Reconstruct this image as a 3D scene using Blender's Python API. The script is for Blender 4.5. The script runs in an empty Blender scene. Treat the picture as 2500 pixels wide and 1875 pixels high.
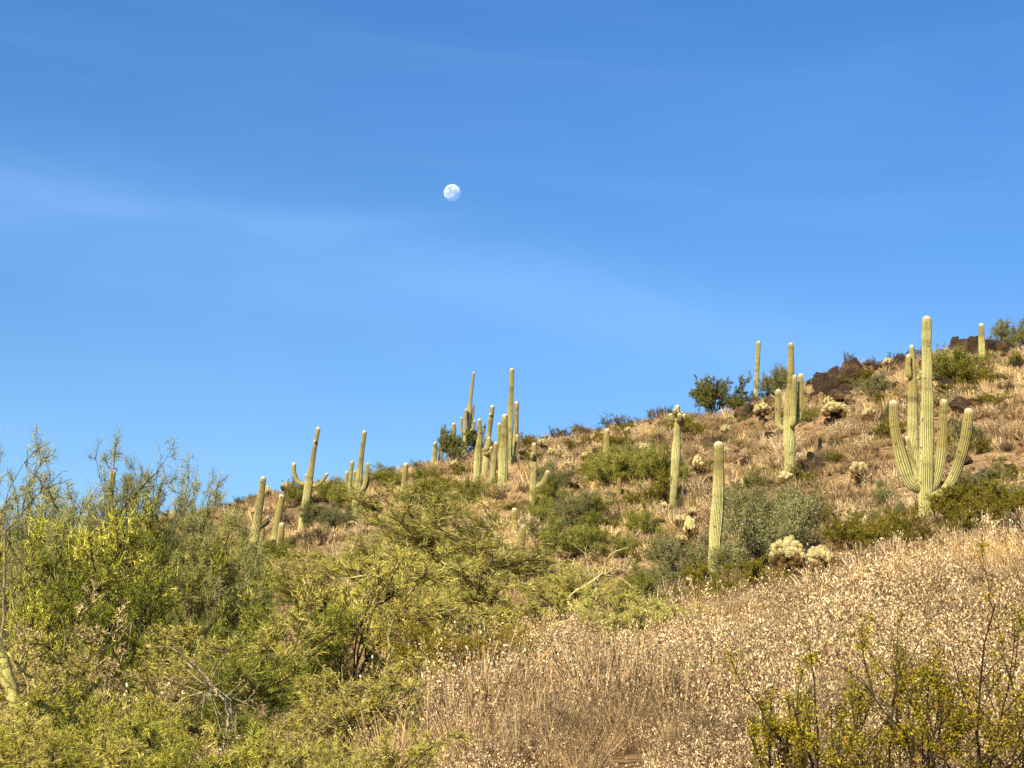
import bpy, math
import numpy as np
from math import radians, tan, atan2, sin, cos, pi, hypot

scene = bpy.context.scene
COL = scene.collection

# ------------------------------------------------------------------ camera
FW, FH, FPX = 2500.0, 1875.0, 4500.0          # photograph frame and focal length in its pixels
PITCH, ROLL = radians(15.0), radians(4.2)
CAM = np.array([0.0, 0.0, 1.6])
_f = np.array([0, cos(PITCH), sin(PITCH)])
_u0 = np.array([0, -sin(PITCH), cos(PITCH)])
_r0 = np.array([1.0, 0, 0])
_r = _r0 * cos(ROLL) + _u0 * sin(ROLL)
_u = _u0 * cos(ROLL) - _r0 * sin(ROLL)

cd = bpy.data.cameras.new('camera')
cam = bpy.data.objects.new('camera', cd)
COL.objects.link(cam)
cd.sensor_width = 36.0
cd.lens = 36.0 * FPX / FW
cd.clip_start, cd.clip_end = 0.2, 20000
import mathutils
M = mathutils.Matrix(((_r[0], _u[0], -_f[0], CAM[0]), (_r[1], _u[1], -_f[1], CAM[1]),
                      (_r[2], _u[2], -_f[2], CAM[2]), (0, 0, 0, 1)))
cam.matrix_world = M
scene.camera = cam

# ------------------------------------------------------------------ light
SUN_EL, SUN_AZ = radians(25), radians(209)     # azimuth clockwise from +Y: behind the camera and to its left
scene.view_settings.view_transform = 'Standard'
scene.view_settings.look = 'None'
scene.view_settings.gamma = 1.0
scene.view_settings.use_curve_mapping = False
scene.view_settings.exposure = 0.70
scene.cycles.max_bounces = 6
scene.cycles.diffuse_bounces = 3
scene.cycles.transparent_max_bounces = 8

world = bpy.data.worlds.new("World")
scene.world = world
world.use_nodes = True
nt = world.node_tree
nt.nodes.clear()


def N(nt, t, **kw):
    n = nt.nodes.new(t)
    for k, v in kw.items():
        if k.startswith('i_'):
            n.inputs[int(k[2:])].default_value = v
        else:
            setattr(n, k, v)
    return n


def _dir0(px, py):
    d = _f + (px - FW / 2) / FPX * _r + (FH / 2 - py) / FPX * _u
    return d / np.linalg.norm(d)


wo = N(nt, 'ShaderNodeOutputWorld')
bg = N(nt, 'ShaderNodeBackground')
bg.inputs[1].default_value = 0.101
sky = N(nt, 'ShaderNodeTexSky', sky_type='NISHITA', sun_disc=False)
sky.sun_elevation = SUN_EL
sky.sun_rotation = SUN_AZ
sky.altitude = 600
sky.air_density = 1.35
sky.dust_density = 0.25
sky.ozone_density = 3.5
hsv = N(nt, 'ShaderNodeHueSaturation')
hsv.inputs['Hue'].default_value = 0.512
hsv.inputs['Saturation'].default_value = 1.30
hsv.inputs['Value'].default_value = 1.0
nt.links.new(sky.outputs[0], hsv.inputs['Color'])
# thin high cirrus over the blue
tc = N(nt, 'ShaderNodeTexCoord')
mp = N(nt, 'ShaderNodeMapping')
mp.inputs['Rotation'].default_value = (0, radians(-14), radians(10))
mp.inputs['Scale'].default_value = (2.0, 2.0, 9.0)
no = N(nt, 'ShaderNodeTexNoise')
no.inputs['Scale'].default_value = 1.6
no.inputs['Detail'].default_value = 6
no.inputs['Roughness'].default_value = 0.5
no.inputs['Distortion'].default_value = 1.2
nt.links.new(tc.outputs['Generated'], mp.inputs[0])
nt.links.new(mp.outputs[0], no.inputs['Vector'])
rp = N(nt, 'ShaderNodeMapRange')
rp.inputs[1].default_value = 0.46
rp.inputs[2].default_value = 0.75
rp.inputs[3].default_value = 0.0
rp.inputs[4].default_value = 0.05
nt.links.new(no.outputs[0], rp.inputs[0])
mx = N(nt, 'ShaderNodeMix', data_type='RGBA')
mx.inputs[7].default_value = (3.6, 6.0, 9.6, 1)
# one long faint cirrus streak, a great circle across the sky behind the moon
CIR_A, CIR_B = _dir0(0, 470), _dir0(1500, 770)
_n = np.cross(CIR_A, CIR_B); _n /= np.linalg.norm(_n)
dt = N(nt, 'ShaderNodeVectorMath', operation='DOT_PRODUCT'); dt.inputs[1].default_value = tuple(_n)
nt.links.new(tc.outputs['Generated'], dt.inputs[0])
sq = N(nt, 'ShaderNodeMath', operation='MULTIPLY'); nt.links.new(dt.outputs['Value'], sq.inputs[0]); nt.links.new(dt.outputs['Value'], sq.inputs[1])
m1 = N(nt, 'ShaderNodeMath', operation='MULTIPLY'); m1.inputs[1].default_value = -1 / 0.028 ** 2; nt.links.new(sq.outputs[0], m1.inputs[0])
ex = N(nt, 'ShaderNodeMath', operation='EXPONENT'); nt.links.new(m1.outputs[0], ex.inputs[0])
m2 = N(nt, 'ShaderNodeMath', operation='MULTIPLY'); nt.links.new(ex.outputs[0], m2.inputs[0])
m3 = N(nt, 'ShaderNodeMath', operation='MULTIPLY'); m3.inputs[1].default_value = 0.23
nt.links.new(no.outputs[0], m3.inputs[0]); nt.links.new(m3.outputs[0], m2.inputs[1])
m4 = N(nt, 'ShaderNodeMath', operation='ADD'); nt.links.new(m2.outputs[0], m4.inputs[0]); nt.links.new(rp.outputs[0], m4.inputs[1])
nt.links.new(m4.outputs[0], mx.inputs[0])
nt.links.new(hsv.outputs[0], mx.inputs[6])
nt.links.new(mx.outputs[2], bg.inputs[0])
nt.links.new(bg.outputs[0], wo.inputs[0])

to_sun = np.array([sin(SUN_AZ) * cos(SUN_EL), cos(SUN_AZ) * cos(SUN_EL), sin(SUN_EL)])
sd = bpy.data.lights.new('sun', 'SUN')
sd.energy = 5.0
sd.angle = radians(0.53)
sd.color = (1.0, 0.84, 0.53)
sun = bpy.data.objects.new('sun', sd)
COL.objects.link(sun)
sun.rotation_euler = mathutils.Vector(to_sun).to_track_quat('Z', 'Y').to_euler()
sun.location = (-40, -60, 60)

# ------------------------------------------------------------------ helpers: picture geometry -> world


def ray(px, py):
    px = np.asarray(px, float); py = np.asarray(py, float)
    d = _f + ((px - FW / 2) / FPX)[..., None] * _r + ((FH / 2 - py) / FPX)[..., None] * _u
    return d / np.linalg.norm(d, axis=-1, keepdims=True)


def azel(px, py):
    d = ray(px, py)
    return np.arctan2(d[..., 0], d[..., 1]), np.arcsin(d[..., 2])


def vnoise(x, y, seed=0):
    xi = np.floor(x).astype(np.int64); yi = np.floor(y).astype(np.int64)
    fx = x - xi; fy = y - yi
    fx = fx * fx * (3 - 2 * fx); fy = fy * fy * (3 - 2 * fy)

    def h(a, b):
        n = (a * 374761393 + b * 668265263 + seed * 974634777) & 0x7fffffff
        n = ((n ^ (n >> 13)) * 1274126177) & 0x7fffffff
        return ((n ^ (n >> 16)) & 0xffff) / 65535.0
    return (h(xi, yi) * (1 - fx) + h(xi + 1, yi) * fx) * (1 - fy) + (h(xi, yi + 1) * (1 - fx) + h(xi + 1, yi + 1) * fx) * fy


def fbm(x, y, seed=0, octv=4):
    s = 0; a = 0.5
    for i in range(octv):
        s = s + a * (vnoise(x, y, seed + i) * 2 - 1)
        x = x * 2.03 + 11.3; y = y * 2.03 + 5.7; a *= 0.5
    return s


SKY_L = [(0, 1345), (100, 1330), (250, 1300), (380, 1276), (513, 1252), (570, 1242), (640, 1222), (701, 1204), (790, 1192),
         (839, 1188), (907, 1172), (975, 1156), (1050, 1141), (1093, 1128), (1200, 1100), (1268, 1088), (1352, 1072),
         (1390, 1069), (1451, 1060), (1511, 1050), (1586, 1030), (1632, 1022), (1748, 1018), (1806, 1001), (1874, 978),
         (1917, 955), (1970, 940), (2025, 920), (2057, 905), (2118, 895), (2180, 888), (2240, 872), (2294, 868),
         (2321, 862), (2370, 852), (2430, 848), (2500, 850)]
B_L = [(0, 1830), (300, 1825), (600, 1800), (900, 1740), (1200, 1645), (1500, 1585), (1750, 1535), (2000, 1480), (2250, 1425), (2500, 1370)]
_sa, _se = azel(*zip(*SKY_L))
_ba, _be = azel(*zip(*B_L))
_oa, _oe = azel(np.linspace(0, 2500, 12), np.full(12, 2000.0))
D = radians


def side(a, e, la, le, ra, re):
    return np.concatenate([np.array(la), a, np.array(ra)]), np.concatenate([np.array(le), e, np.array(re)])


_sa, _se = side(_sa, _se, [D(-180), D(-120), D(-70), D(-35), D(-22)], [D(0.5), D(0.5), D(3), D(6.5), D(8)],
                [D(24), D(40), D(80), D(120), D(180)], [D(18), D(17), D(11), D(1), D(0.5)])
_ba, _be = side(_ba, _be, [D(-180), D(-110), D(-50), D(-25)], [D(-3), D(-3), D(-1), D(2)],
                [D(25), D(50), D(100), D(180)], [D(10), D(8), D(-2), D(-3)])
_oa, _oe = side(_oa, _oe, [D(-180), D(-100), D(-45)], [D(-9), D(-9), D(-5)],
                [D(45), D(100), D(180)], [D(2), D(-8), D(-9)])
R0, RB, RC, RS = 9.0, 23.0, 36.0, 80.0


def ground_z(x, y):
    x = np.asarray(x, float); y = np.asarray(y, float)
    r = np.hypot(x, y); a = np.arctan2(x, y)
    z0 = R0 * np.tan(np.interp(a, _oa, _oe))
    eb = np.interp(a, _ba, _be); zb = RB * np.tan(eb)
    zc = RC * np.tan(eb + D(0.12))
    es = np.interp(a, _sa, _se); zs = RS * np.tan(es)
    zc = np.minimum(zc, zs)
    zn = -CAM[2]
    z = np.where(r < 3, zn, zn + (z0 - zn) * np.clip((r - 3) / (R0 - 3), 0, 1))
    z = np.where(r > R0, z0 + (zb - z0) * np.clip((r - R0) / (RB - R0), 0, 1), z)
    z = np.where(r > RB, zb + (zc - zb) * np.clip((r - RB) / (RC - RB), 0, 1), z)
    z = np.where(r > RC, zc + (zs - zc) * np.clip((r - RC) / (RS - RC), 0, 1), z)
    over = np.clip(r - RS, 0, None)
    z = z - 0.5 * (0.30) * over * over / (over + 12.0) * 2 * 0.5 - 0.0
    z = np.maximum(z, -6.0 - 0.0 * r)
    amp = np.clip((r - 5) / 10, 0, 1) * (0.10 + 0.26 * np.clip((r - 22) / 20, 0, 1) * np.clip((RS - 3 - r) / 14, 0.12, 1))
    amp = np.where(r > 120, 0.4, amp)
    z = z + amp * fbm(x * 0.28, y * 0.28, 3) + 0.5 * amp * fbm(x * 1.1, y * 1.1, 9)
    # small rock steps across the hill
    st = np.clip((r - 38) / 8, 0, 1) * np.clip((RS - 4 - r) / 8, 0, 1)
    q = z * 0.9 + fbm(x * 0.2, y * 0.2, 21) * 1.2
    z = z + st * 0.16 * np.sin(q * 2 * pi * 0.8) * np.clip(fbm(x * 0.15 + 9, y * 0.15, 31) + 0.5, 0, 1)
    return z + CAM[2]


_RR = np.concatenate([np.linspace(5, 24, 180), np.linspace(24.1, 37, 60), np.linspace(37.1, RS + 4, 420)])


def hit(px, py):
    """ground point seen at a picture position (first crossing); on a miss the ridge point under it"""
    d = ray(px, py)
    h = hypot(d[0], d[1])
    t = _RR / h
    X = CAM[0] + d[0] * t; Y = CAM[1] + d[1] * t; Z = CAM[2] + d[2] * t
    g = ground_z(X, Y)
    below = np.nonzero(Z < g)[0]
    if len(below):
        i = below[0]
    else:
        sub = _RR > 60
        i = np.nonzero(sub)[0][0] + int(np.argmin((Z - g)[sub]))
    return np.array([X[i], Y[i], g[i]])


def at_dist(px, py, r):
    d = ray(px, py)
    return CAM + d * (r / hypot(d[0], d[1]))


def project(P):
    v = np.asarray(P) - CAM
    z = v @ _f
    return FW / 2 + FPX * (v @ _r) / z, FH / 2 - FPX * (v @ _u) / z


# ------------------------------------------------------------------ helpers: meshes and objects


def mesh_np(name, verts, faces, cols=None, mat=None, smooth=False):
    """faces: list of (n,k) int arrays"""
    me = bpy.data.meshes.new(name)
    verts = np.ascontiguousarray(verts, dtype=np.float32)
    faces = [np.asarray(f, dtype=np.int32) for f in faces if len(f)]
    me.vertices.add(len(verts)); me.vertices.foreach_set('co', verts.ravel())
    loops = np.concatenate([f.ravel() for f in faces])
    tot = np.concatenate([np.full(len(f), f.shape[1], np.int32) for f in faces])
    start = np.concatenate([[0], np.cumsum(tot)[:-1]]).astype(np.int32)
    me.loops.add(len(loops)); me.loops.foreach_set('vertex_index', loops)
    me.polygons.add(len(tot)); me.polygons.foreach_set('loop_start', start)
    try:
        me.polygons.foreach_set('loop_total', tot)
    except Exception:
        pass
    if smooth:
        me.polygons.foreach_set('use_smooth', np.ones(len(tot), dtype=bool))
    if cols is not None:
        ca = me.color_attributes.new('Col', 'FLOAT_COLOR', 'POINT')
        c = np.ones((len(verts), 4), np.float32); c[:, :3] = cols
        ca.data.foreach_set('color', c.ravel())
    me.update(calc_edges=True)
    me.validate()
    if mat:
        me.materials.append(mat)
    return me


class Acc:
    def __init__(s):
        s.v = []; s.f = {3: [], 4: []}; s.c = []; s.n = 0

    def add(s, v, f, c):
        v = np.asarray(v, float).reshape(-1, 3)
        f = np.asarray(f)
        c = np.asarray(c, float)
        if c.ndim == 1:
            c = np.tile(c, (len(v), 1))
        s.v.append(v); s.c.append(c); s.f[f.shape[1]].append(f + s.n); s.n += len(v)

    def mesh(s, name, mat, smooth=False, off=None):
        v = np.concatenate(s.v)
        if off is not None:
            v = v - off
        fs = [np.concatenate(x) for x in s.f.values() if x]
        return mesh_np(name, v, fs, np.concatenate(s.c), mat, smooth)


def link(name, me, parent=None, loc=None, rz=0.0, sc=None, rot=None):
    o = bpy.data.objects.new(name, me)
    COL.objects.link(o)
    if parent is not None:
        o.parent = parent
    if loc is not None:
        o.location = tuple(float(q) for q in loc)
    if rot is not None:
        o.rotation_euler = rot
    elif rz:
        o.rotation_euler = (0, 0, rz)
    if sc is not None:
        o.scale = sc if hasattr(sc, '__len__') else (sc, sc, sc)
    return o


def tag(o, label=None, cat=None, group=None, kind=None):
    if label: o['label'] = label
    if cat: o['category'] = cat
    if group: o['group'] = group
    if kind: o['kind'] = kind
    return o


def norm(v):
    return v / np.maximum(np.linalg.norm(v, axis=-1, keepdims=True), 1e-9)


def ribbons(P, W, C, rng, tri_tip=True, face=None):
    """P (n,k,3) polylines, W (n,) or (n,k) widths, C (n,3) colours -> crossed flat strips facing at random"""
    n, k, _ = P.shape
    W = np.broadcast_to(np.asarray(W, float).reshape(n, -1), (n, k))
    T = norm(P[:, -1] - P[:, 0])
    S = norm(np.cross(T, norm(rng.normal(size=(n, 3)))))
    off = S[:, None, :] * (W / 2)[..., None]
    V = np.stack([P - off, P + off], axis=2)       # n,k,2,3
    idx = np.arange(n * k * 2).reshape(n, k, 2)
    F = np.stack([idx[:, :-1, 0], idx[:, :-1, 1], idx[:, 1:, 1], idx[:, 1:, 0]], axis=-1).reshape(-1, 4)
    Cc = np.repeat(C, k * 2, axis=0)
    return V.reshape(-1, 3), F, Cc


def rods(P, R, C, sides=4):
    """P (n,k,3), R (n,k) radii -> closed-side tubes"""
    n, k, _ = P.shape
    R = np.broadcast_to(np.asarray(R, float).reshape(n, -1), (n, k))
    T = np.empty_like(P)
    T[:, 1:-1] = P[:, 2:] - P[:, :-2]; T[:, 0] = P[:, 1] - P[:, 0]; T[:, -1] = P[:, -1] - P[:, -2]
    T = norm(T)
    ref = np.where(np.abs(T[:, :1, 2:3]) > 0.9, np.array([1.0, 0, 0]), np.array([0, 0, 1.0]))
    U = norm(np.cross(T, np.broadcast_to(ref, T.shape))); Vv = np.cross(T, U)
    a = np.arange(sides) * 2 * pi / sides
    ring = U[:, :, None] * np.cos(a)[:, None] + Vv[:, :, None] * np.sin(a)[:, None]
    V = P[:, :, None] + ring * R[:, :, None, None]
    idx = np.arange(n * k * sides).reshape(n, k, sides)
    nx = np.roll(idx, -1, axis=2)
    F = np.stack([idx[:, :-1], nx[:, :-1], nx[:, 1:], idx[:, 1:]], axis=-1).reshape(-1, 4)
    return V.reshape(-1, 3), F, np.repeat(C, k * sides, axis=0)


def leaves(C0, size, aspect, col, rng, bias=None):
    """rhombic leaves at points, random orientation"""
    n = len(C0)
    A = rng.normal(size=(n, 3))
    if bias is not None:
        A = norm(A) + bias
    A = norm(A)
    Bv = norm(np.cross(A, rng.normal(size=(n, 3))))
    s = np.asarray(size).reshape(-1, 1)
    a = A * s; b = Bv * s * aspect
    V = np.stack([C0 - a * 0.5, C0 + b * 0.5, C0 + a * 0.5, C0 - b * 0.5], axis=1)
    F = np.arange(n * 4).reshape(n, 4)
    return V.reshape(-1, 3), F, np.repeat(col, 4, axis=0)


def mixcol(pal, wts, n, rng, jit=0.18):
    pal = np.array(pal, float); w = np.array(wts, float); w /= w.sum()
    c = pal[rng.choice(len(pal), n, p=w)]
    return c * (1 + jit * rng.normal(size=(n, 1))).clip(0.5, 1.6)


def grow(start, dirs, lens, rng, nseg=3, wig=0.18, up=0.0, out=None):
    n = len(start)
    P = np.empty((n, nseg + 1, 3)); P[:, 0] = start
    d = norm(dirs)
    st = (lens / nseg)[:, None]
    for i in range(nseg):
        d = norm(d + wig * rng.normal(size=(n, 3)) + np.array([0, 0, up]))
        P[:, i + 1] = P[:, i] + d * st
    return P


def spawn(P, per, rng, tmin=0.25, spread=0.7, up=0.1, tmax=1.0):
    """children along polylines -> start points, directions, parent index"""
    n, k, _ = P.shape
    par = np.repeat(np.arange(n), per)
    t = rng.uniform(tmin, tmax, len(par)) * (k - 1)
    i = np.minimum(t.astype(int), k - 2); f = (t - i)[:, None]
    s = P[par, i] * (1 - f) + P[par, i + 1] * f
    T = norm(P[par, i + 1] - P[par, i])
    d = norm(T + spread * rng.normal(size=T.shape) + np.array([0, 0, up]))
    return s, d, par, t / (k - 1)


# ------------------------------------------------------------------ materials


def mat_base(name):
    m = bpy.data.materials.new(name)
    m.use_nodes = True
    m.node_tree.nodes.clear()
    return m, m.node_tree


def veg_material(name, trans=0.3, rough=0.75, vary=0.25, spec=0.08):
    m, t = mat_base(name)
    o = N(t, 'ShaderNodeOutputMaterial')
    at = N(t, 'ShaderNodeAttribute', attribute_name='Col')
    oi = N(t, 'ShaderNodeObjectInfo')
    mr = N(t, 'ShaderNodeMapRange'); mr.inputs[3].default_value = 1 - vary; mr.inputs[4].default_value = 1 + vary
    t.links.new(oi.outputs['Random'], mr.inputs[0])
    h = N(t, 'ShaderNodeHueSaturation')
    t.links.new(at.outputs['Color'], h.inputs['Color'])
    t.links.new(mr.outputs[0], h.inputs['Value'])
    p = N(t, 'ShaderNodeBsdfPrincipled')
    p.inputs['Roughness'].default_value = rough
    p.inputs['Specular IOR Level'].default_value = spec
    if name == 'bark':      # cracked, stained bark
        gp = N(t, 'ShaderNodeNewGeometry')
        nz = N(t, 'ShaderNodeTexNoise'); nz.inputs['Scale'].default_value = 22; nz.inputs['Detail'].default_value = 7; nz.inputs['Roughness'].default_value = .7
        vz = N(t, 'ShaderNodeTexVoronoi', feature='DISTANCE_TO_EDGE'); vz.inputs['Scale'].default_value = 9
        wp = N(t, 'ShaderNodeVectorMath', operation='MULTIPLY_ADD'); wp.inputs[1].default_value = (.12, .12, .12)
        t.links.new(gp.outputs['Position'], nz.inputs['Vector'])
        t.links.new(nz.outputs['Color'], wp.inputs[0]); t.links.new(gp.outputs['Position'], wp.inputs[2]); t.links.new(wp.outputs[0], vz.inputs['Vector'])
        k1 = N(t, 'ShaderNodeMapRange'); k1.inputs[1].default_value = .3; k1.inputs[2].default_value = .7; k1.inputs[3].default_value = .6; k1.inputs[4].default_value = 1.15
        k2 = N(t, 'ShaderNodeMapRange'); k2.inputs[1].default_value = .0; k2.inputs[2].default_value = .06; k2.inputs[3].default_value = .35; k2.inputs[4].default_value = 1.0
        t.links.new(nz.outputs[0], k1.inputs[0]); t.links.new(vz.outputs['Distance'], k2.inputs[0])
        km = N(t, 'ShaderNodeMath', operation='MULTIPLY'); t.links.new(k1.outputs[0], km.inputs[0]); t.links.new(k2.outputs[0], km.inputs[1])
        h2 = N(t, 'ShaderNodeHueSaturation'); t.links.new(h.outputs[0], h2.inputs['Color']); t.links.new(km.outputs[0], h2.inputs['Value'])
        bpn = N(t, 'ShaderNodeBump'); bpn.inputs['Strength'].default_value = .7; bpn.inputs['Distance'].default_value = .02
        t.links.new(km.outputs[0], bpn.inputs['Height']); t.links.new(bpn.outputs[0], p.inputs['Normal'])
        h = h2
    t.links.new(h.outputs[0], p.inputs['Base Color'])
    if trans > 0:
        tr = N(t, 'ShaderNodeBsdfTranslucent')
        t.links.new(h.outputs[0], tr.inputs[0])
        mxs = N(t, 'ShaderNodeMixShader'); mxs.inputs[0].default_value = trans
        t.links.new(p.outputs[0], mxs.inputs[1]); t.links.new(tr.outputs[0], mxs.inputs[2])
        t.links.new(mxs.outputs[0], o.inputs[0])
    else:
        t.links.new(p.outputs[0], o.inputs[0])
    return m


M_LEAF = veg_material('foliage', 0.16, vary=0.2)
M_DRY = veg_material('dry_foliage', 0.2, 0.85, 0.34)
M_BARK = veg_material('bark', 0, 0.85, 0.1)
M_SPINE = veg_material('spine_cover', 0.35, 0.7, 0.1)


def cactus_material():
    m, t = mat_base('cactus_skin')
    o = N(t, 'ShaderNodeOutputMaterial')
    at = N(t, 'ShaderNodeAttribute', attribute_name='Col')
    g = N(t, 'ShaderNodeNewGeometry')
    n1 = N(t, 'ShaderNodeTexNoise'); n1.inputs['Scale'].default_value = 2.2; n1.inputs['Detail'].default_value = 5
    n2 = N(t, 'ShaderNodeTexNoise'); n2.inputs['Scale'].default_value = 26.0; n2.inputs['Detail'].default_value = 3
    t.links.new(g.outputs['Position'], n1.inputs['Vector']); t.links.new(g.outputs['Position'], n2.inputs['Vector'])
    r1 = N(t, 'ShaderNodeMapRange'); r1.inputs[1].default_value = .3; r1.inputs[2].default_value = .7
    r1.inputs[3].default_value = .78; r1.inputs[4].default_value = 1.18
    t.links.new(n1.outputs[0], r1.inputs[0])
    r2 = N(t, 'ShaderNodeMapRange'); r2.inputs[1].default_value = .3; r2.inputs[2].default_value = .7
    r2.inputs[3].default_value = .72; r2.inputs[4].default_value = 1.22
    t.links.new(n2.outputs[0], r2.inputs[0])
    mm = N(t, 'ShaderNodeMath', operation='MULTIPLY')
    t.links.new(r1.outputs[0], mm.inputs[0]); t.links.new(r2.outputs[0], mm.inputs[1])
    h = N(t, 'ShaderNodeHueSaturation')
    t.links.new(at.outputs['Color'], h.inputs['Color']); t.links.new(mm.outputs[0], h.inputs['Value'])
    # scars: a few corky spots
    vo = N(t, 'ShaderNodeTexNoise'); vo.inputs['Scale'].default_value = 7.0; vo.inputs['Detail'].default_value = 2
    t.links.new(g.outputs['Position'], vo.inputs['Vector'])
    rs = N(t, 'ShaderNodeMapRange'); rs.inputs[1].default_value = .66; rs.inputs[2].default_value = .72
    t.links.new(vo.outputs[0], rs.inputs[0])
    mxx = N(t, 'ShaderNodeMix', data_type='RGBA')
    mxx.inputs[7].default_value = (0.07, 0.055, 0.035, 1)
    t.links.new(rs.outputs[0], mxx.inputs[0]); t.links.new(h.outputs[0], mxx.inputs[6])
    p = N(t, 'ShaderNodeBsdfPrincipled'); p.inputs['Roughness'].default_value = 0.72
    p.inputs['Specular IOR Level'].default_value = 0.25
    bp = N(t, 'ShaderNodeBump'); bp.inputs['Strength'].default_value = 0.6; bp.inputs['Distance'].default_value = 0.02
    t.links.new(n2.outputs[0], bp.inputs['Height']); t.links.new(bp.outputs[0], p.inputs['Normal'])
    t.links.new(mxx.outputs[2], p.inputs['Base Color'])
    t.links.new(p.outputs[0], o.inputs[0])
    return m


M_CACTUS = cactus_material()


def ground_material():
    m, t = mat_base('desert_dirt')
    o = N(t, 'ShaderNodeOutputMaterial')
    g = N(t, 'ShaderNodeNewGeometry')
    n1 = N(t, 'ShaderNodeTexNoise'); n1.inputs['Scale'].default_value = 0.35; n1.inputs['Detail'].default_value = 8; n1.inputs['Roughness'].default_value = 0.65
    n2 = N(t, 'ShaderNodeTexNoise'); n2.inputs['Scale'].default_value = 5.0; n2.inputs['Detail'].default_value = 8; n2.inputs['Roughness'].default_value = 0.7
    n3 = N(t, 'ShaderNodeTexVoronoi'); n3.inputs['Scale'].default_value = 9.0
    for n in (n1, n2, n3):
        t.links.new(g.outputs['Position'], n.inputs['Vector'])
    cr = N(t, 'ShaderNodeValToRGB')
    e = cr.color_ramp.elements
    e[0].position = 0.32; e[0].color = (0.27, 0.175, 0.09, 1)
    e[1].position = 0.68; e[1].color = (0.54, 0.38, 0.215, 1)
    x = cr.color_ramp.elements.new(0.5); x.color = (0.42, 0.285, 0.155, 1)
    t.links.new(n1.outputs[0], cr.inputs[0])
    cr2 = N(t, 'ShaderNodeValToRGB')
    e = cr2.color_ramp.elements
    e[0].position = 0.35; e[0].color = (0.45, 0.42, 0.4, 1)
    e[1].position = 0.65; e[1].color = (1.25, 1.2, 1.15, 1)
    t.links.new(n2.outputs[0], cr2.inputs[0])
    mu = N(t, 'ShaderNodeMix', data_type='RGBA', blend_type='MULTIPLY'); mu.inputs[0].default_value = 1
    t.links.new(cr.outputs[0], mu.inputs[6]); t.links.new(cr2.outputs[0], mu.inputs[7])
    p = N(t, 'ShaderNodeBsdfPrincipled'); p.inputs['Roughness'].default_value = 0.95
    p.inputs['Specular IOR Level'].default_value = 0.1
    t.links.new(mu.outputs[2], p.inputs['Base Color'])
    ad = N(t, 'ShaderNodeMath', operation='ADD')
    t.links.new(n2.outputs[0], ad.inputs[0]); t.links.new(n3.outputs[0], ad.inputs[1])
    bp = N(t, 'ShaderNodeBump'); bp.inputs['Strength'].default_value = 0.9; bp.inputs['Distance'].default_value = 0.12
    t.links.new(ad.outputs[0], bp.inputs['Height']); t.links.new(bp.outputs[0], p.inputs['Normal'])
    t.links.new(p.outputs[0], o.inputs[0])
    return m


def rock_material():
    m, t = mat_base('varnished_rock')
    o = N(t, 'ShaderNodeOutputMaterial')
    g = N(t, 'ShaderNodeNewGeometry'); oi = N(t, 'ShaderNodeObjectInfo')
    n1 = N(t, 'ShaderNodeTexNoise'); n1.inputs['Scale'].default_value = 2.0; n1.inputs['Detail'].default_value = 8; n1.inputs['Roughness'].default_value = 0.7
    n2 = N(t, 'ShaderNodeTexNoise'); n2.inputs['Scale'].default_value = 14.0; n2.inputs['Detail'].default_value = 6
    for n in (n1, n2):
        t.links.new(g.outputs['Position'], n.inputs['Vector'])
    cr = N(t, 'ShaderNodeValToRGB')
    e = cr.color_ramp.elements
    e[0].position = 0.35; e[0].color = (0.022, 0.013, 0.008, 1)
    e[1].position = 0.70; e[1].color = (0.26, 0.145, 0.055, 1)
    x = cr.color_ramp.elements.new(0.52); x.color = (0.075, 0.042, 0.020, 1)
    t.links.new(n1.outputs[0], cr.inputs[0])
    mr = N(t, 'ShaderNodeMapRange'); mr.inputs[3].default_value = 0.7; mr.inputs[4].default_value = 1.5
    t.links.new(oi.outputs['Random'], mr.inputs[0])
    h = N(t, 'ShaderNodeHueSaturation'); t.links.new(cr.outputs[0], h.inputs['Color']); t.links.new(mr.outputs[0], h.inputs['Value'])
    p = N(t, 'ShaderNodeBsdfPrincipled'); p.inputs['Roughness'].default_value = 0.8
    t.links.new(h.outputs[0], p.inputs['Base Color'])
    bp = N(t, 'ShaderNodeBump'); bp.inputs['Strength'].default_value = 1.0; bp.inputs['Distance'].default_value = 0.4
    t.links.new(n2.outputs[0], bp.inputs['Height']); t.links.new(bp.outputs[0], p.inputs['Normal'])
    t.links.new(p.outputs[0], o.inputs[0])
    return m


M_GROUND = ground_material()
M_ROCK = rock_material()

# ------------------------------------------------------------------ ground sheet to the horizon
az = np.concatenate([np.radians(np.arange(-180, -24, 4.0)), np.radians(np.linspace(-22, 22, 330)), np.radians(np.arange(24, 180, 4.0))])
rr = np.concatenate([[0.0], np.linspace(1, 8, 14)[0:], np.geomspace(8.4, 24, 110), np.linspace(24.3, 38, 40), np.linspace(38.4, 92, 170),
                     np.geomspace(95, 9000, 34)])
A, Rg = np.meshgrid(az, rr, indexing='ij')
X = np.sin(A) * Rg; Y = np.cos(A) * Rg
Z = ground_z(X, Y)
na, nr = A.shape
idx = np.arange(na * nr).reshape(na, nr)
nx = np.roll(idx, -1, axis=0)
F = np.stack([idx[:, :-1], idx[:, 1:], nx[:, 1:], nx[:, :-1]], axis=-1).reshape(-1, 4)
gm = mesh_np('ground', np.stack([X, Y, Z], -1).reshape(-1, 3), [F], None, M_GROUND, True)
ground = tag(link('ground', gm), 'tan and orange desert hillside rising to the right', None, None, 'structure')

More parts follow.
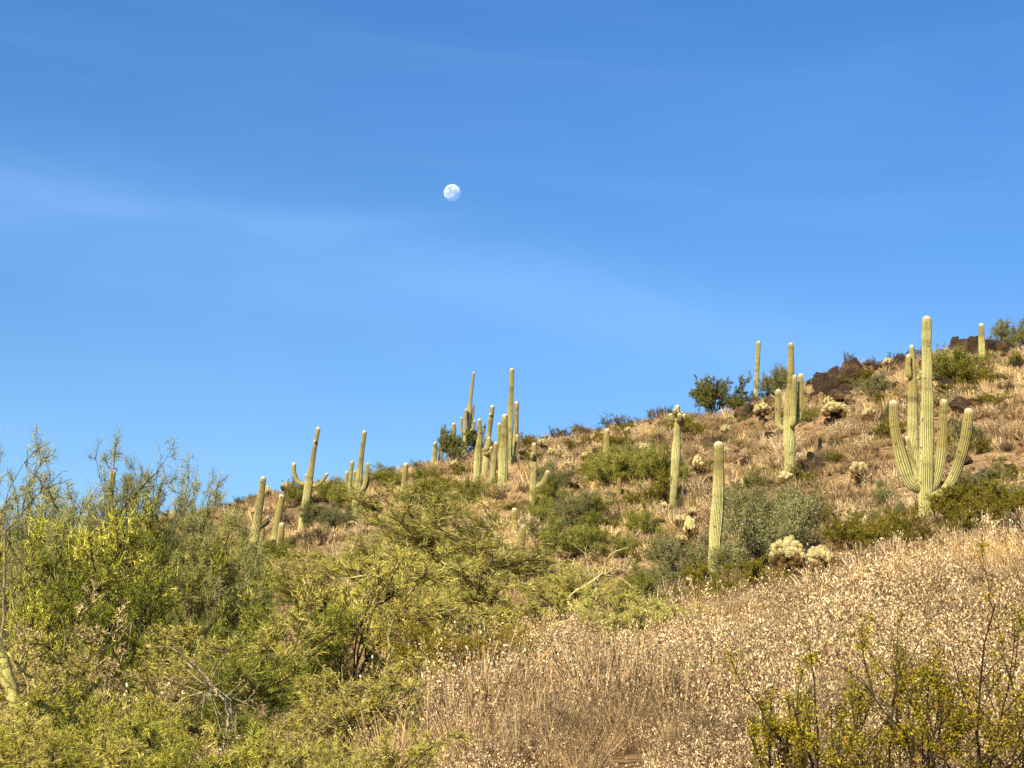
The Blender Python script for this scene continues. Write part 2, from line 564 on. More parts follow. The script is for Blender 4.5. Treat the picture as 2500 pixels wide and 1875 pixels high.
# ------------------------------------------------------------------ moon
mr_ = 4200.0
mc = CAM + ray(1104.0, 470.5) * mr_
bpy.ops.mesh.primitive_uv_sphere_add(segments=64, ring_count=32, radius=mr_ * 20.8 / FPX, location=tuple(mc))
moon = bpy.context.active_object
moon.name = 'moon'; moon.data.name = 'moon'
for pl in moon.data.polygons:
    pl.use_smooth = True
m, t = mat_base('moon_dust_behind_air')
o_ = N(t, 'ShaderNodeOutputMaterial')
tcn = N(t, 'ShaderNodeTexCoord')
nn = N(t, 'ShaderNodeTexNoise'); nn.inputs['Scale'].default_value = 0.09; nn.inputs['Detail'].default_value = 5
t.links.new(tcn.outputs['Object'], nn.inputs['Vector'])
cr = N(t, 'ShaderNodeValToRGB'); e = cr.color_ramp.elements
e[0].position = 0.40; e[0].color = (0.22, 0.22, 0.24, 1); e[1].position = 0.58; e[1].color = (0.42, 0.42, 0.40, 1)
t.links.new(nn.outputs[0], cr.inputs[0])
df = N(t, 'ShaderNodeBsdfDiffuse'); df.inputs['Roughness'].default_value = 1.0
t.links.new(cr.outputs[0], df.inputs[0])
tp = N(t, 'ShaderNodeBsdfTransparent')
ads = N(t, 'ShaderNodeAddShader'); t.links.new(df.outputs[0], ads.inputs[0]); t.links.new(tp.outputs[0], ads.inputs[1])
tp2 = N(t, 'ShaderNodeBsdfTransparent'); gg = N(t, 'ShaderNodeNewGeometry'); ms = N(t, 'ShaderNodeMixShader')
t.links.new(gg.outputs['Backfacing'], ms.inputs[0]); t.links.new(ads.outputs[0], ms.inputs[1]); t.links.new(tp2.outputs[0], ms.inputs[2])
t.links.new(ms.outputs[0], o_.inputs[0])
moon.data.materials.append(m)
tag(moon, 'pale gibbous moon high in the blue morning sky', 'moon')

# ------------------------------------------------------------------ saguaros


def smooth_path(P, n):
    P = np.asarray(P, float)
    if len(P) == 2:
        t = np.linspace(0, 1, n)[:, None]
        return P[0] * (1 - t) + P[1] * t
    Q = np.vstack([2 * P[0] - P[1], P, 2 * P[-1] - P[-2]])
    seg = len(P) - 1
    out = []
    for tt in np.linspace(0, seg, n):
        i = min(int(tt), seg - 1); f = tt - i
        p0, p1, p2, p3 = Q[i], Q[i + 1], Q[i + 2], Q[i + 3]
        out.append(0.5 * ((2 * p1) + (-p0 + p2) * f + (2 * p0 - 5 * p1 + 4 * p2 - p3) * f * f + (-p0 + 3 * p1 - 3 * p2 + p3) * f ** 3))
    out = np.array(out)
    s = np.concatenate([[0], np.cumsum(np.linalg.norm(np.diff(out, axis=0), axis=1))])
    u = np.linspace(0, s[-1], n)
    return np.stack([np.interp(u, s, out[:, j]) for j in range(3)], -1)


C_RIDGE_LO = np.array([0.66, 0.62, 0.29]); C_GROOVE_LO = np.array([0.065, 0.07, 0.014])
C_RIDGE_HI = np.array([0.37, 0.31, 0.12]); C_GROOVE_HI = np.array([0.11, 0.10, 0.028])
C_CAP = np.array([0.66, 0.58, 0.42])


def ribbed(path, rads, rng, ribs=18, depth=0.15, spt=4, hi0=0.35, hi1=0.75, cap=True, start_round=False, tone=1.0, brown=0.0):
    path = np.asarray(path, float)
    L = np.sum(np.linalg.norm(np.diff(path, axis=0), axis=1))
    n = int(np.clip(L / 0.075, 12, 64))
    C = smooth_path(path, n)
    s = np.linspace(0, 1, n)
    R = np.interp(s, np.linspace(0, 1, len(rads)), rads)
    # growth constrictions
    k = max(1, int(L / 0.55))
    ph = rng.uniform(0, 1, 6)
    band = np.zeros(n)
    for _ in range(k):
        p = rng.uniform(0.2, 0.97); w = 0.035 / max(L, .3) + 0.006
        band += np.exp(-((s - p) / w) ** 2) * rng.uniform(0.3, 1.0)
    band = np.clip(band, 0, 1)
    R = R * (1 + 0.045 * np.sin(s * L * 3.1 + ph[0] * 6) + 0.02 * np.sin(s * L * 7.7 + ph[1] * 6)) * (1 - 0.06 * band)
    T = np.gradient(C, axis=0); T = norm(T)
    # tip dome: extra rings
    rt = R[-1]
    dome = np.linspace(0, 1, 7)[1:]
    tipC = C[-1] + T[-1] * (np.sin(dome * pi / 2) * rt * 0.95)[:, None]
    C = np.vstack([C, tipC]); R = np.concatenate([R, np.maximum(rt * np.cos(dome * pi / 2), rt * 0.04)])
    T = np.vstack([T, np.tile(T[-1], (6, 1))]); s = np.concatenate([s, np.full(6, 1.0)]); band = np.concatenate([band, np.zeros(6)])
    capf = np.concatenate([np.clip((np.linspace(-L, 0, n) + rt * 0.5) / (rt * 0.8), 0, 1) ** 1.5, np.full(6, 1.0)])
    if start_round:
        r0 = R[0]
        st = np.linspace(1, 0, 5)[:-1]
        C = np.vstack([C[0] - T[0] * (np.sin(st * pi / 2) * r0)[:, None], C])
        R = np.concatenate([np.maximum(r0 * np.cos(st * pi / 2), r0 * .05), R])
        T = np.vstack([np.tile(T[0], (4, 1)), T]); s = np.concatenate([np.zeros(4), s]); band = np.concatenate([np.zeros(4), band]); capf = np.concatenate([np.zeros(4), capf])
    m_ = len(C)
    U = np.empty_like(T)
    u = np.cross(T[0], np.array([0.0, 1, 0.13])); u /= np.linalg.norm(u)
    for i in range(m_):
        u = u - T[i] * (u @ T[i]); u /= np.linalg.norm(u); U[i] = u
    V = np.cross(T, U)
    na_ = ribs * spt
    th = np.arange(na_) * 2 * pi / na_
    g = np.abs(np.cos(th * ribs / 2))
    ribvar = 1 + 0.03 * np.repeat(rng.normal(size=ribs), spt)
    fade = np.where(s >= 1, 0.6, 1.0) * (1 - 0.6 * capf)
    prof = (1 - (depth * fade)[:, None] * (1 - g)[None]) * ribvar[None]
    ringv = U[:, None] * np.cos(th)[None, :, None] + V[:, None] * np.sin(th)[None, :, None]
    P = C[:, None] + ringv * (R[:, None] * prof)[..., None]
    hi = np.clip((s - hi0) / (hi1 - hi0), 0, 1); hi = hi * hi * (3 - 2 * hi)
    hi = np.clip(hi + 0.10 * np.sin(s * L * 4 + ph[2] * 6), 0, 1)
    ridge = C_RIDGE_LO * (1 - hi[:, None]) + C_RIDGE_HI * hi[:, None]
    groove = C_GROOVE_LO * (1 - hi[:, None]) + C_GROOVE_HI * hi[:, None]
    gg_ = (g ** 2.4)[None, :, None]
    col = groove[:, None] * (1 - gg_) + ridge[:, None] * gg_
    col = col * (1 - 0.38 * band[:, None, None]) * tone
    if not start_round and L > 1.6:
        cork = np.clip(1 - s * L / (.32 + .3 * ph[3]), 0, 1)[:, None, None] * (0.55 + .45 * np.sin(th * 3 + ph[4] * 6) ** 2)[None, :, None]
        col = col * (1 - .8 * cork) + np.array([.26, .19, .11]) * (.6 + .5 * gg_) * .8 * cork
    if cap:
        cf = capf[:, None, None]
        col = col * (1 - cf * 0.85) + C_CAP * cf * 0.85
    if brown > 0:
        col = col * (1 - brown) + np.array([0.20, 0.12, 0.055]) * (0.5 + 0.7 * gg_) * brown
    idx = np.arange(m_ * na_).reshape(m_, na_); nx = np.roll(idx, -1, axis=1)
    F = np.stack([idx[:-1], nx[:-1], nx[1:], idx[1:]], axis=-1).reshape(-1, 4)
    V_ = P.reshape(-1, 3); c_ = col.reshape(-1, 3)
    V_ = np.vstack([V_, C[-1:] + T[-1] * R[-1] * 0.2]); c_ = np.vstack([c_, c_[-1:]])
    top = len(V_) - 1
    Ft = np.stack([idx[-1], nx[-1], np.full(na_, top)], axis=-1)
    V_ = np.vstack([V_, C[:1]]); c_ = np.vstack([c_, c_[:1]])
    Fb = np.stack([nx[0], idx[0], np.full(na_, top + 1)], axis=-1)
    return V_, F, np.vstack([Ft, Fb]), c_


def px_path(pts, r0, offs=None):
    """picture polyline at horizontal distance r0 (+offsets) -> world points"""
    n = len(pts)
    if offs is None:
        offs = [0] * n
    if not hasattr(offs, '__len__'):
        offs = [0] + [offs] * (n - 1)
    return np.array([at_dist(p[0], p[1], r0 + o) for p, o in zip(pts, offs)])


def saguaro(label, trunk, w, arms=(), hi=(0.35, 0.75), seed=0, ribs=18, group=None, depth=0.19, tone=1.0, brown=0.0, sink=0.25, cap=True, r=None):
    """trunk: picture points base->top; w: widths in picture px along it; arms: (points, widths, depth offset)"""
    rng = np.random.default_rng(1000 + seed)
    g0 = hit(*trunk[0])
    r0 = hypot(g0[0], g0[1])
    k = r0 / FPX * (1 / cos(PITCH)) * 0.5 * 0.97
    root = bpy.data.objects.new('saguaro', None)
    COL.objects.link(root)
    root.location = tuple(g0); root.empty_display_size = 0.3
    tag(root, label, 'cactus', group or 'saguaro cacti on the hillside')
    P = px_path(trunk, r0)
    P = np.vstack([P[0] - np.array([0, 0, sink]), P])
    W = [w[0]] + list(w)
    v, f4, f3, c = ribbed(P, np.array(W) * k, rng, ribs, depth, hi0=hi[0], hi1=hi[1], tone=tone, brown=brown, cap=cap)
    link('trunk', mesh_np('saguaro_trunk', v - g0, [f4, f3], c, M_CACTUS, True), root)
    for (pts, ws, off) in arms:
        Q = px_path(pts, r0, off)
        rb = max(8, int(ribs * 0.62))
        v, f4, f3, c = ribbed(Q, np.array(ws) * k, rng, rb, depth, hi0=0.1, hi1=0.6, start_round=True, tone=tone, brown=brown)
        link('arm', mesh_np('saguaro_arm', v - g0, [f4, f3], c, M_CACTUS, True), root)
    return root


saguaro('leaning tall saguaro at far left of the slope with two stubby arms pointing right', [(607, 1400), (625, 1290), (643, 1169)], [22, 23, 20, 13],
        [([(630, 1285), (640, 1274), (653, 1264)], [8, 8, 8], 0.0), ([(632, 1292), (645, 1284), (657, 1273)], [8, 8, 8], 0.15)], seed=1)
saguaro('short armless saguaro just right of the base of the leaning one', [(634, 1360), (640, 1290)], [15, 16, 14], seed=2, hi=(0, .5))
saguaro('mid height slender saguaro beside a shorter twin on the left slope', [(668, 1335), (675, 1285), (688, 1213)], [18, 18, 17, 14], seed=3, hi=(0.1, .6))
saguaro('short thick saguaro touching the right side of its taller neighbour', [(682, 1340), (688, 1282)], [16, 16, 14], seed=4, hi=(0, .5))
saguaro('saguaro with two raised arms like a greeting, against the sky on the left', [(735, 1300), (745, 1235), (757, 1160), (770, 1085), (777, 1047)], [18, 21, 20, 14, 12, 11],
        [([(748, 1180), (736, 1181), (725, 1172), (718, 1152), (718, 1134)], [9, 11, 11, 10, 10], 0.0),
         ([(758, 1183), (770, 1186), (782, 1180), (792, 1168), (798, 1158)], [9, 10, 10, 9, 8], 0.0),
         ([(752, 1178), (748, 1168), (747, 1160)], [8, 8, 7], [0.1, 0.4, 0.4]),
         ([(772, 1080), (768, 1078)], [6, 6], [-0.05, -0.2])], seed=5)
saguaro('saguaro with five close upright arms, right of the greeting saguaro', [(859, 1285), (868, 1230), (876, 1170), (884, 1100), (890, 1056)], [18, 19, 18, 14, 12, 11],
        [([(867, 1209), (858, 1204), (854, 1185), (857, 1155), (860, 1129)], [9, 11, 11, 11, 10], -0.15),
         ([(868, 1203), (851, 1193), (846, 1175), (847, 1154)], [8, 9, 9, 8], 0.3),
         ([(872, 1198), (866, 1180), (867, 1152)], [8, 8, 8], [0.1, 0.35, 0.35]),
         ([(874, 1199), (883, 1196), (891, 1180), (896, 1152), (898, 1133)], [9, 11, 11, 10, 9], -0.05),
         ([(876, 1200), (890, 1196), (898, 1180), (900, 1167)], [8, 8, 8, 7], 0.2)], seed=6)
saguaro('armless saguaro standing alone below the skyline, left of the central cluster', [(980, 1245), (985, 1195), (991, 1135)], [15, 15, 14, 12], seed=7)
saguaro('pale saguaro on the crest with five slim arms hugging a thin tapering top', [(1131, 1128), (1138, 1060), (1146, 1000), (1153, 940), (1157, 910)], [14, 16, 13, 10, 8, 6],
        [([(1141, 1052), (1138, 1045), (1137, 1020), (1138, 1001)], [8, 9, 9, 8], [-.1, -.25, -.25, -.25]),
         ([(1138, 1056), (1128, 1054), (1125, 1040), (1127, 1021)], [6, 8, 8, 7], 0),
         ([(1145, 1050), (1150, 1036), (1154, 1010), (1157, 991)], [6, 7, 7, 6], .1),
         ([(1146, 1051), (1153, 1049), (1157, 1040), (1159, 1029)], [6, 7, 7, 7], -.1)], seed=8, hi=(0.4, 0.8))
saguaro('small plump saguaro on the skyline left of the dark crest bush', [(1060, 1142), (1063, 1083)], [11, 13, 10], seed=9, hi=(.2, .7))
saguaro('tiny dark saguaro on the skyline right beside the small plump one', [(1074, 1136), (1076, 1098)], [10, 10, 9], seed=10, hi=(0, .4))
saguaro('saguaro top poking out of the dark crest bush', [(1108, 1100), (1108, 1036)], [10, 10, 9], seed=11, hi=(0, .4))
saguaro('pinched waist saguaro, leftmost of the central cluster', [(1163, 1190), (1167, 1110), (1172, 1062), (1171, 1026)], [17, 20, 17, 11, 10], seed=12)
saguaro('saguaro with a round bud near its top and two hugging arms in the central cluster', [(1182, 1175), (1188, 1110), (1196, 1040), (1202, 994)], [16, 16, 13, 12, 11],
        [([(1179, 1100), (1188, 1096), (1194, 1085), (1194, 1070)], [9, 11, 10, 9], -.2), ([(1181, 1108), (1191, 1107), (1198, 1100), (1199, 1094)], [8, 10, 9, 8], -.3),
         ([(1199, 1013), (1197, 1012)], [6, 6], [-.05, -.17])], seed=13)
saguaro('slim low saguaro between two thicker trunks of the central cluster', [(1200, 1195), (1206, 1130), (1211, 1083)], [14, 14, 13, 10], seed=14, hi=(.3, .8))
saguaro('saguaro half hidden behind the broad front trunk of the central cluster', [(1219, 1125), (1219, 1036)], [11, 11, 9], seed=15, hi=(.1, .5))
saguaro('broad thick saguaro in front of the central cluster', [(1225, 1205), (1229, 1120), (1232, 1060), (1233, 1017)], [23, 25, 23, 18, 15], seed=16, hi=(.4, .8), ribs=20)
saguaro('tallest saguaro of the central cluster with two long right arms', [(1241, 1150), (1243, 1080), (1246, 1000), (1249, 940), (1250, 904)], [13, 14, 14, 13, 12, 11],
        [([(1243, 1128), (1251, 1118), (1256, 1080), (1260, 1020), (1261, 985)], [12, 14, 15, 13, 12], .1),
         ([(1247, 1122), (1255, 1116), (1260, 1098), (1263, 1065)], [9, 12, 11, 9], -.2),
         ([(1242, 1152), (1249, 1150), (1255, 1136), (1257, 1112)], [8, 13, 13, 11], -.1)], seed=17)
saguaro('saguaro right of the cluster with a round bud and a curved right arm', [(1299, 1262), (1301, 1200), (1304, 1140), (1304, 1086)], [15, 16, 16, 14, 12],
        [([(1302, 1122), (1299, 1117), (1299, 1108)], [9, 9, 8], [0, -.2, -.2]), ([(1304, 1128), (1307, 1140), (1307, 1146)], [9, 10, 9], [0, -.25, -.25]),
         ([(1306, 1187), (1317, 1185), (1329, 1173), (1337, 1153)], [10, 13, 13, 11], 0)], seed=18)
saguaro('stout cone topped saguaro rising through the green thicket at centre', [(1258, 1410), (1266, 1350), (1278, 1286)], [30, 30, 24, 13], seed=19, ribs=20, hi=(.2, .8))
saguaro('faint short saguaro deep inside the central thicket', [(1152, 1340), (1155, 1282)], [14, 14, 12], seed=20, hi=(.2, .8))
saguaro('slim saguaro hidden among twigs behind the cone topped one', [(1257, 1310), (1256, 1246)], [17, 17, 15], seed=21, hi=(.2, .8))
saguaro('short plain saguaro on open slope right of centre', [(1479, 1150), (1480, 1100), (1482, 1052)], [17, 18, 17, 14], seed=22, hi=(0, .4))
saguaro('saguaro crowned with a ring of round bulbs', [(1642, 1243), (1648, 1150), (1653, 1060), (1654, 994)], [19, 23, 22, 16, 13],
        [([(1650, 1026), (1641, 1024), (1637, 1014)], [10, 13, 11], -.05), ([(1652, 1012), (1648, 1008), (1648, 1002)], [9, 12, 10], -.2),
         ([(1655, 1030), (1659, 1024), (1659, 1014)], [10, 14, 12], -.3), ([(1657, 1028), (1668, 1026), (1670, 1015)], [10, 12, 11], -.1),
         ([(1656, 1018), (1663, 1014), (1664, 1008)], [8, 9, 8], .1), ([(1656, 1034), (1665, 1036), (1668, 1030)], [9, 12, 11], .15)], seed=23, hi=(.75, 1.1))
saguaro('thick armless saguaro standing in front of the grey green bush', [(1739, 1425), (1746, 1320), (1754, 1200), (1755, 1088)], [28, 32, 31, 28, 24], seed=24, ribs=22, hi=(.55, 1.0))
saguaro('lone thin saguaro pole on the crest', [(1845, 990), (1848, 910), (1852, 837)], [10, 12, 12, 10], seed=25, hi=(.3, .9))
saguaro('saguaro with one left arm and two upright right arms below the crest', [(1926, 1175), (1928, 1100), (1926, 1045), (1929, 960), (1931, 900), (1931, 842)], [24, 28, 29, 24, 18, 16, 13],
        [([(1915, 1048), (1906, 1044), (1900, 1030), (1899, 995), (1900, 956)], [11, 15, 16, 16, 14], 0),
         ([(1930, 1040), (1935, 1036), (1937, 1010), (1938, 960), (1940, 920)], [9, 15, 15, 14, 12], -.3),
         ([(1936, 1038), (1946, 1030), (1951, 1010), (1954, 960), (1955, 918)], [10, 14, 15, 14, 13], 0)], seed=26, ribs=20)
saguaro('tall saguaro behind the giant one with a blunt bud arm near its top', [(2237, 1150), (2229, 1060), (2228, 960), (2228, 900), (2226, 847)], [26, 27, 26, 24, 18, 12],
        [([(2226, 921), (2219, 916), (2217, 895), (2218, 870)], [9, 15, 15, 13], -.2), ([(2236, 925), (2245, 920), (2248, 910)], [8, 10, 9], 0)], seed=27, ribs=20)
saguaro('giant many armed saguaro dominating the right side', [(2257, 1280), (2260, 1200), (2262, 1100), (2264, 1000), (2263, 880), (2262, 840), (2263, 781)], [30, 36, 37, 35, 29, 27, 25, 22],
        [([(2246, 1196), (2222, 1180), (2203, 1130), (2189, 1070), (2183, 1030), (2181, 987)], [20, 30, 31, 28, 25, 22], -.15),
         ([(2246, 1180), (2233, 1150), (2222, 1110), (2213, 1072)], [16, 18, 18, 16], .3),
         ([(2236, 1170), (2222, 1130), (2211, 1094)], [14, 14, 12], .15),
         ([(2268, 1197), (2284, 1178), (2295, 1125), (2301, 1050), (2304, 983)], [17, 25, 25, 24, 20], .1),
         ([(2270, 1215), (2305, 1200), (2334, 1150), (2357, 1070), (2365, 1006)], [18, 27, 28, 26, 22], 0)], seed=28, ribs=22, depth=0.22, hi=(.8, 1.2))
saguaro('small saguaro on the crest at far right beside dark rocks', [(2398, 895), (2397, 840), (2396, 795)], [14, 16, 16, 14], seed=29, hi=(.4, .9))
saguaro('saguaro tip peeking over the left thicket against the sky', [(262, 1290), (269, 1213), (276, 1153)], [14, 14, 14, 13], seed=30, hi=(-1, 0))
saguaro('small brown saguaro stump shaded by the green shrub at mid slope', [(1510, 1235), (1512, 1170)], [13, 13, 11], seed=31, brown=.7, cap=False)

# ------------------------------------------------------------------ barrel cacti
BARRELS = [(1978, 1146, 20, 44, 'brown barrel cactus, lower left of a pair on the open slope'),
           (1999, 1114, 19, 46, 'brown barrel cactus, upper right of a pair on the open slope'),
           (1859, 1060, 17, 34, 'tilted brown barrel cactus left of the three armed saguaro'),
           (1990, 984, 15, 18, 'small grey barrel cactus under the crest rocks'),
           (2006, 977, 15, 19, 'round barrel cactus tight against the crest rocks'),
           (1996, 1013, 14, 20, 'dark barrel cactus above the wide pale cholla'),
           (1968, 993, 15, 22, 'stubby barrel cactus right of the three armed saguaro top'),
           (2025, 1082, 19, 17, 'squat greenish barrel cactus right of the barrel pair'),
           (2071, 984, 17, 22, 'barrel cactus on the open slope under the crest boulder'),
           (2196, 960, 15, 22, 'domed barrel cactus left of the tall saguaro behind the giant'),
           (2165, 1076, 13, 20, 'little barrel cactus left of the giant saguaro arm'),
           (1526, 1222, 15, 26, 'barrel cactus beside the small brown saguaro stump'),
           (1695, 1252, 20, 34, 'very dark barrel shaped form right of the bulb crowned saguaro'),  # ribbed brown barrel shape, built like the rest of the list
           (2147, 1292, 16, 36, 'dark green barrel cactus in the bushes left of the giant saguaro'),
           (1775, 1180, 14, 30, 'brown barrel cactus behind the thick armless saguaro')]
for i, (x, y, w, h, lab) in enumerate(BARRELS):
    rng = np.random.default_rng(50 + i)
    g0 = hit(x, y); r0 = hypot(g0[0], g0[1]); k = r0 / FPX * 1.03 * 0.5
    hw = h * r0 / FPX * 1.04
    P = np.array([g0 - [0, 0, .1], g0, g0 + np.array([0.03 * w / 15 * rng.normal(), 0, hw * .5]), g0 + np.array([0.05 * rng.normal(), 0, max(hw - w * k * .9, hw * .55)])])
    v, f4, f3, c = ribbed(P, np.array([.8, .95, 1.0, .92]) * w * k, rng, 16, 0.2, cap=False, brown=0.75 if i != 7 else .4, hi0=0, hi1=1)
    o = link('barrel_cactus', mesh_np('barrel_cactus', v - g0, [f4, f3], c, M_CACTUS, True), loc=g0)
    tag(o, lab, 'cactus', 'barrel cacti on the slope')

# ------------------------------------------------------------------ rocks


def rock_mesh(seed, sub=4):
    rng = np.random.default_rng(seed)
    import bmesh
    bm = bmesh.new()
    bmesh.ops.create_icosphere(bm, subdivisions=sub, radius=1.0)
    P = np.array([v.co[:] for v in bm.verts])
    planes = norm(rng.normal(size=(16, 3)))
    dist = rng.uniform(0.38, 0.8, 16)
    dpt = P @ planes.T
    lim = np.where(dpt > dist, dist / np.maximum(dpt, 1e-6), 1.0).min(axis=1)
    P = P * lim[:, None]
    P = P * (1 + 0.22 * fbm(P[:, 0] * 2.3 + seed, P[:, 1] * 2.3 + P[:, 2] * 1.7, seed)[:, None])
    P[:, 2] = np.maximum(P[:, 2], -0.5)
    P = (P - P.min(0)) / (P.max(0) - P.min(0)); P[:, :2] -= .5
    for v, p in zip(bm.verts, P):
        v.co = p
    me = bpy.data.meshes.new('rock'); bm.to_mesh(me); bm.free()
    me.materials.append(M_ROCK)
    return me


ROCKS_M = [rock_mesh(s) for s in range(7)]
# x, base y, width px, height px, label
ROCKS = [(2074, 950, 66, 76, 'largest dark brown boulder of the crest outcrop'), (2030, 942, 40, 46, 'rounded reddish boulder left of the largest crest boulder'),
         (2003, 964, 50, 54, 'blocky dark boulder at the left end of the crest outcrop'), (1980, 952, 34, 26, 'low wedge rock trailing off the left of the crest outcrop'),
         (2048, 985, 74, 34, 'flat grey brown rock at the foot of the crest outcrop'), (2036, 966, 48, 44, 'shadowed boulder in the middle of the crest outcrop'),
         (2102, 930, 50, 28, 'small dark boulder right of the largest crest boulder'), (2196, 896, 32, 30, 'pointed dark rock on the skyline left of the tall rear saguaro'),
         (2150, 905, 40, 14, 'low dark ledge under the crest cholla'), (2254, 905, 26, 26, 'dark rock peeking between the two tall right saguaros'),
         (2302, 878, 34, 26, 'rounded dark rock on the crest right of the giant saguaro'), (2330, 866, 40, 40, 'slanting dark boulder at the left of the far right outcrop'),
         (2352, 868, 52, 38, 'reddish boulder in the middle of the far right outcrop'), (2370, 856, 20, 36, 'small upright rock standing on the far right outcrop'),
         (2388, 874, 50, 56, 'big dark boulder behind the small crest saguaro'), (2425, 866, 60, 40, 'long dark boulder right of the small crest saguaro'),
         (2455, 868, 44, 34, 'dark boulder at the end of the far right outcrop'), (2345, 1010, 62, 34, 'dark overhanging slab between two arms of the giant saguaro'),
         (2385, 1000, 50, 22, 'flat dark slab right of the giant saguaro arm'), (2330, 1055, 40, 26, 'dark rock low between the giant saguaro arms'),
         (2180, 1020, 40, 40, 'dark rock behind the left arm of the giant saguaro'), (2160, 1045, 34, 36, 'olive stained boulder left of the giant saguaro arm'),
         (1817, 1022, 62, 30, 'broad olive brown slab at mid crest left of the yellow cholla'), (1738, 1098, 50, 28, 'olive slab above the thick armless saguaro'),
         (1800, 1120, 44, 18, 'dark ledge rock right of the thick armless saguaro'), (1822, 1105, 30, 18, 'dark ledge rock with a tan rim on the open slope'),
         (1885, 990, 40, 22, 'dark rock under the grey crest tree'), (1612, 1078, 34, 16, 'dark flat rock left of the bulb crowned saguaro'),
         (1550, 1046, 40, 18, 'dark rock on the skyline at mid crest'), (1380, 1086, 34, 12, 'low dark ledge under the skyline twigs'),
         (1685, 1092, 34, 22, 'brown rock right of the bulb crowned saguaro'), (1368, 1074, 16, 12, 'small skyline stone left of the leaning cholla'),
         (625, 1270, 40, 16, 'dark ledge rock behind the leaning left saguaro'), (575, 1278, 36, 12, 'dark flat rock at the far left slope'),
         (1450, 1068, 30, 10, 'thin dark ledge left of the short plain saguaro'), (2480, 905, 44, 20, 'dark rock at the right picture edge below the crest'),
         (2345, 930, 56, 18, 'dark crevice rock under the bright green crest shrub'), (2285, 945, 34, 16, 'dark low rock right of the giant saguaro trunk'),
         (2205, 975, 30, 14, 'half buried dark rock below the domed barrel cactus'), (1700, 1330, 20, 14, 'small dark stone beside the branching cholla'),
         (1658, 1312, 14, 14, 'reddish stone left of the branching cholla'), (2120, 1090, 40, 14, 'dark low ledge above the mid slope cholla'),
         (920, 1240, 30, 18, 'shadowed rock right of the five armed saguaro'), (870, 1250, 30, 22, 'dark rock right behind the five armed saguaro base'),
         (760, 1235, 22, 14, 'dark stone behind the greeting saguaro'), (1400, 1258, 40, 14, 'dark stone in the shrubs below the pale chollas')]
for i, (x, y, w, h, lab) in enumerate(ROCKS):
    rng = np.random.default_rng(300 + i)
    g0 = hit(x, y - 2); r0 = hypot(g0[0], g0[1]); k = r0 / FPX * 1.03
    o = link('rock', ROCKS_M[i % 7], loc=g0 - np.array([0, 0, h * k * .12]), rz=rng.uniform(0, 6), sc=(w * k * 1.05, w * k * .9, h * k * 1.14))
    tag(o, lab, 'rock', 'dark rocks on the hillside')

# ------------------------------------------------------------------ chollas


def joint_mesh(seed, nsp=260, old=False):
    """one fuzzy cholla joint, 1 long along +Z from the origin"""
    rng = np.random.default_rng(seed)
    a = Acc()
    n = 8; k = 7
    zz = np.linspace(0, 1, k); rd = 0.23 * np.sqrt(np.clip(1 - (2 * zz - 1) ** 4, 0.02, 1)) * (0.8 + 0.3 * zz)
    th = np.arange(n) * 2 * pi / n
    V = np.stack([np.outer(rd, np.cos(th)), np.outer(rd, np.sin(th)), np.repeat(zz[:, None], n, 1)], -1)
    idx = np.arange(n * k).reshape(k, n); nx = np.roll(idx, -1, 1)
    a.add(V.reshape(-1, 3), np.stack([idx[:-1], nx[:-1], nx[1:], idx[1:]], -1).reshape(-1, 4), np.array([.62, .55, .26]) if not old else np.array([.22, .14, .06]))
    z = rng.uniform(0.02, 1.0, nsp); t = rng.uniform(0, 2 * pi, nsp)
    rr_ = np.interp(z, zz, rd)
    B = np.stack([rr_ * np.cos(t), rr_ * np.sin(t), z], -1)
    d = norm(np.stack([np.cos(t), np.sin(t), (z - .45) * 1.6], -1) + .35 * rng.normal(size=(nsp, 3)))
    P = np.stack([B, B + d * 0.10], axis=1)
    v, f, c = ribbons(P, np.tile([0.035, 0.008], (nsp, 1)), mixcol([(.95, .92, .66), (.90, .84, .52), (.74, .62, .32)] if not old else [(.34, .22, .09), (.46, .33, .15), (.16, .09, .04)], [4, 3, 2], nsp, rng, .08), rng)
    a.add(v, f, c)
    return a.mesh('cholla_joint', M_SPINE)


JOINTS = [joint_mesh(s) for s in range(3)] + [joint_mesh(7, old=True)]
_jv = []
for jm in JOINTS:
    co = np.empty(len(jm.vertices) * 3, np.float32); jm.vertices.foreach_get('co', co)
    cc = np.empty(len(jm.vertices) * 4, np.float32); jm.color_attributes['Col'].data.foreach_get('color', cc)
    fs = np.empty(len(jm.loops), np.int32); jm.loops.foreach_get('vertex_index', fs)
    _jv.append((co.reshape(-1, 3), cc.reshape(-1, 4)[:, :3], fs.reshape(-1, 4)))


def rot_to(d):
    return mathutils.Vector((0, 0, 1)).rotation_difference(mathutils.Vector(tuple(d)))


def cholla_layout(rng, nb, spread):
    """unit cholla: bare trunk below, joints piled into a rounded head between 0.45 and 1"""
    out = []
    for i in range(nb):
        th = i * 2.39996 + rng.normal() * .25; q = (i + .5) / nb
        el = math.asin(max(-1, 1 - 1.75 * q)) + rng.normal() * .1
        u = rng.uniform(.72, 1.0)
        R_ = spread * u
        c = np.array([cos(th) * cos(el) * R_, sin(th) * cos(el) * R_, 0.64 + 0.25 * sin(el) * u])
        d = norm(np.array([cos(th) * cos(el), sin(th) * cos(el), 0.35 + sin(el)]) + .3 * rng.normal(size=3))
        out.append((c, d, u))
    return out


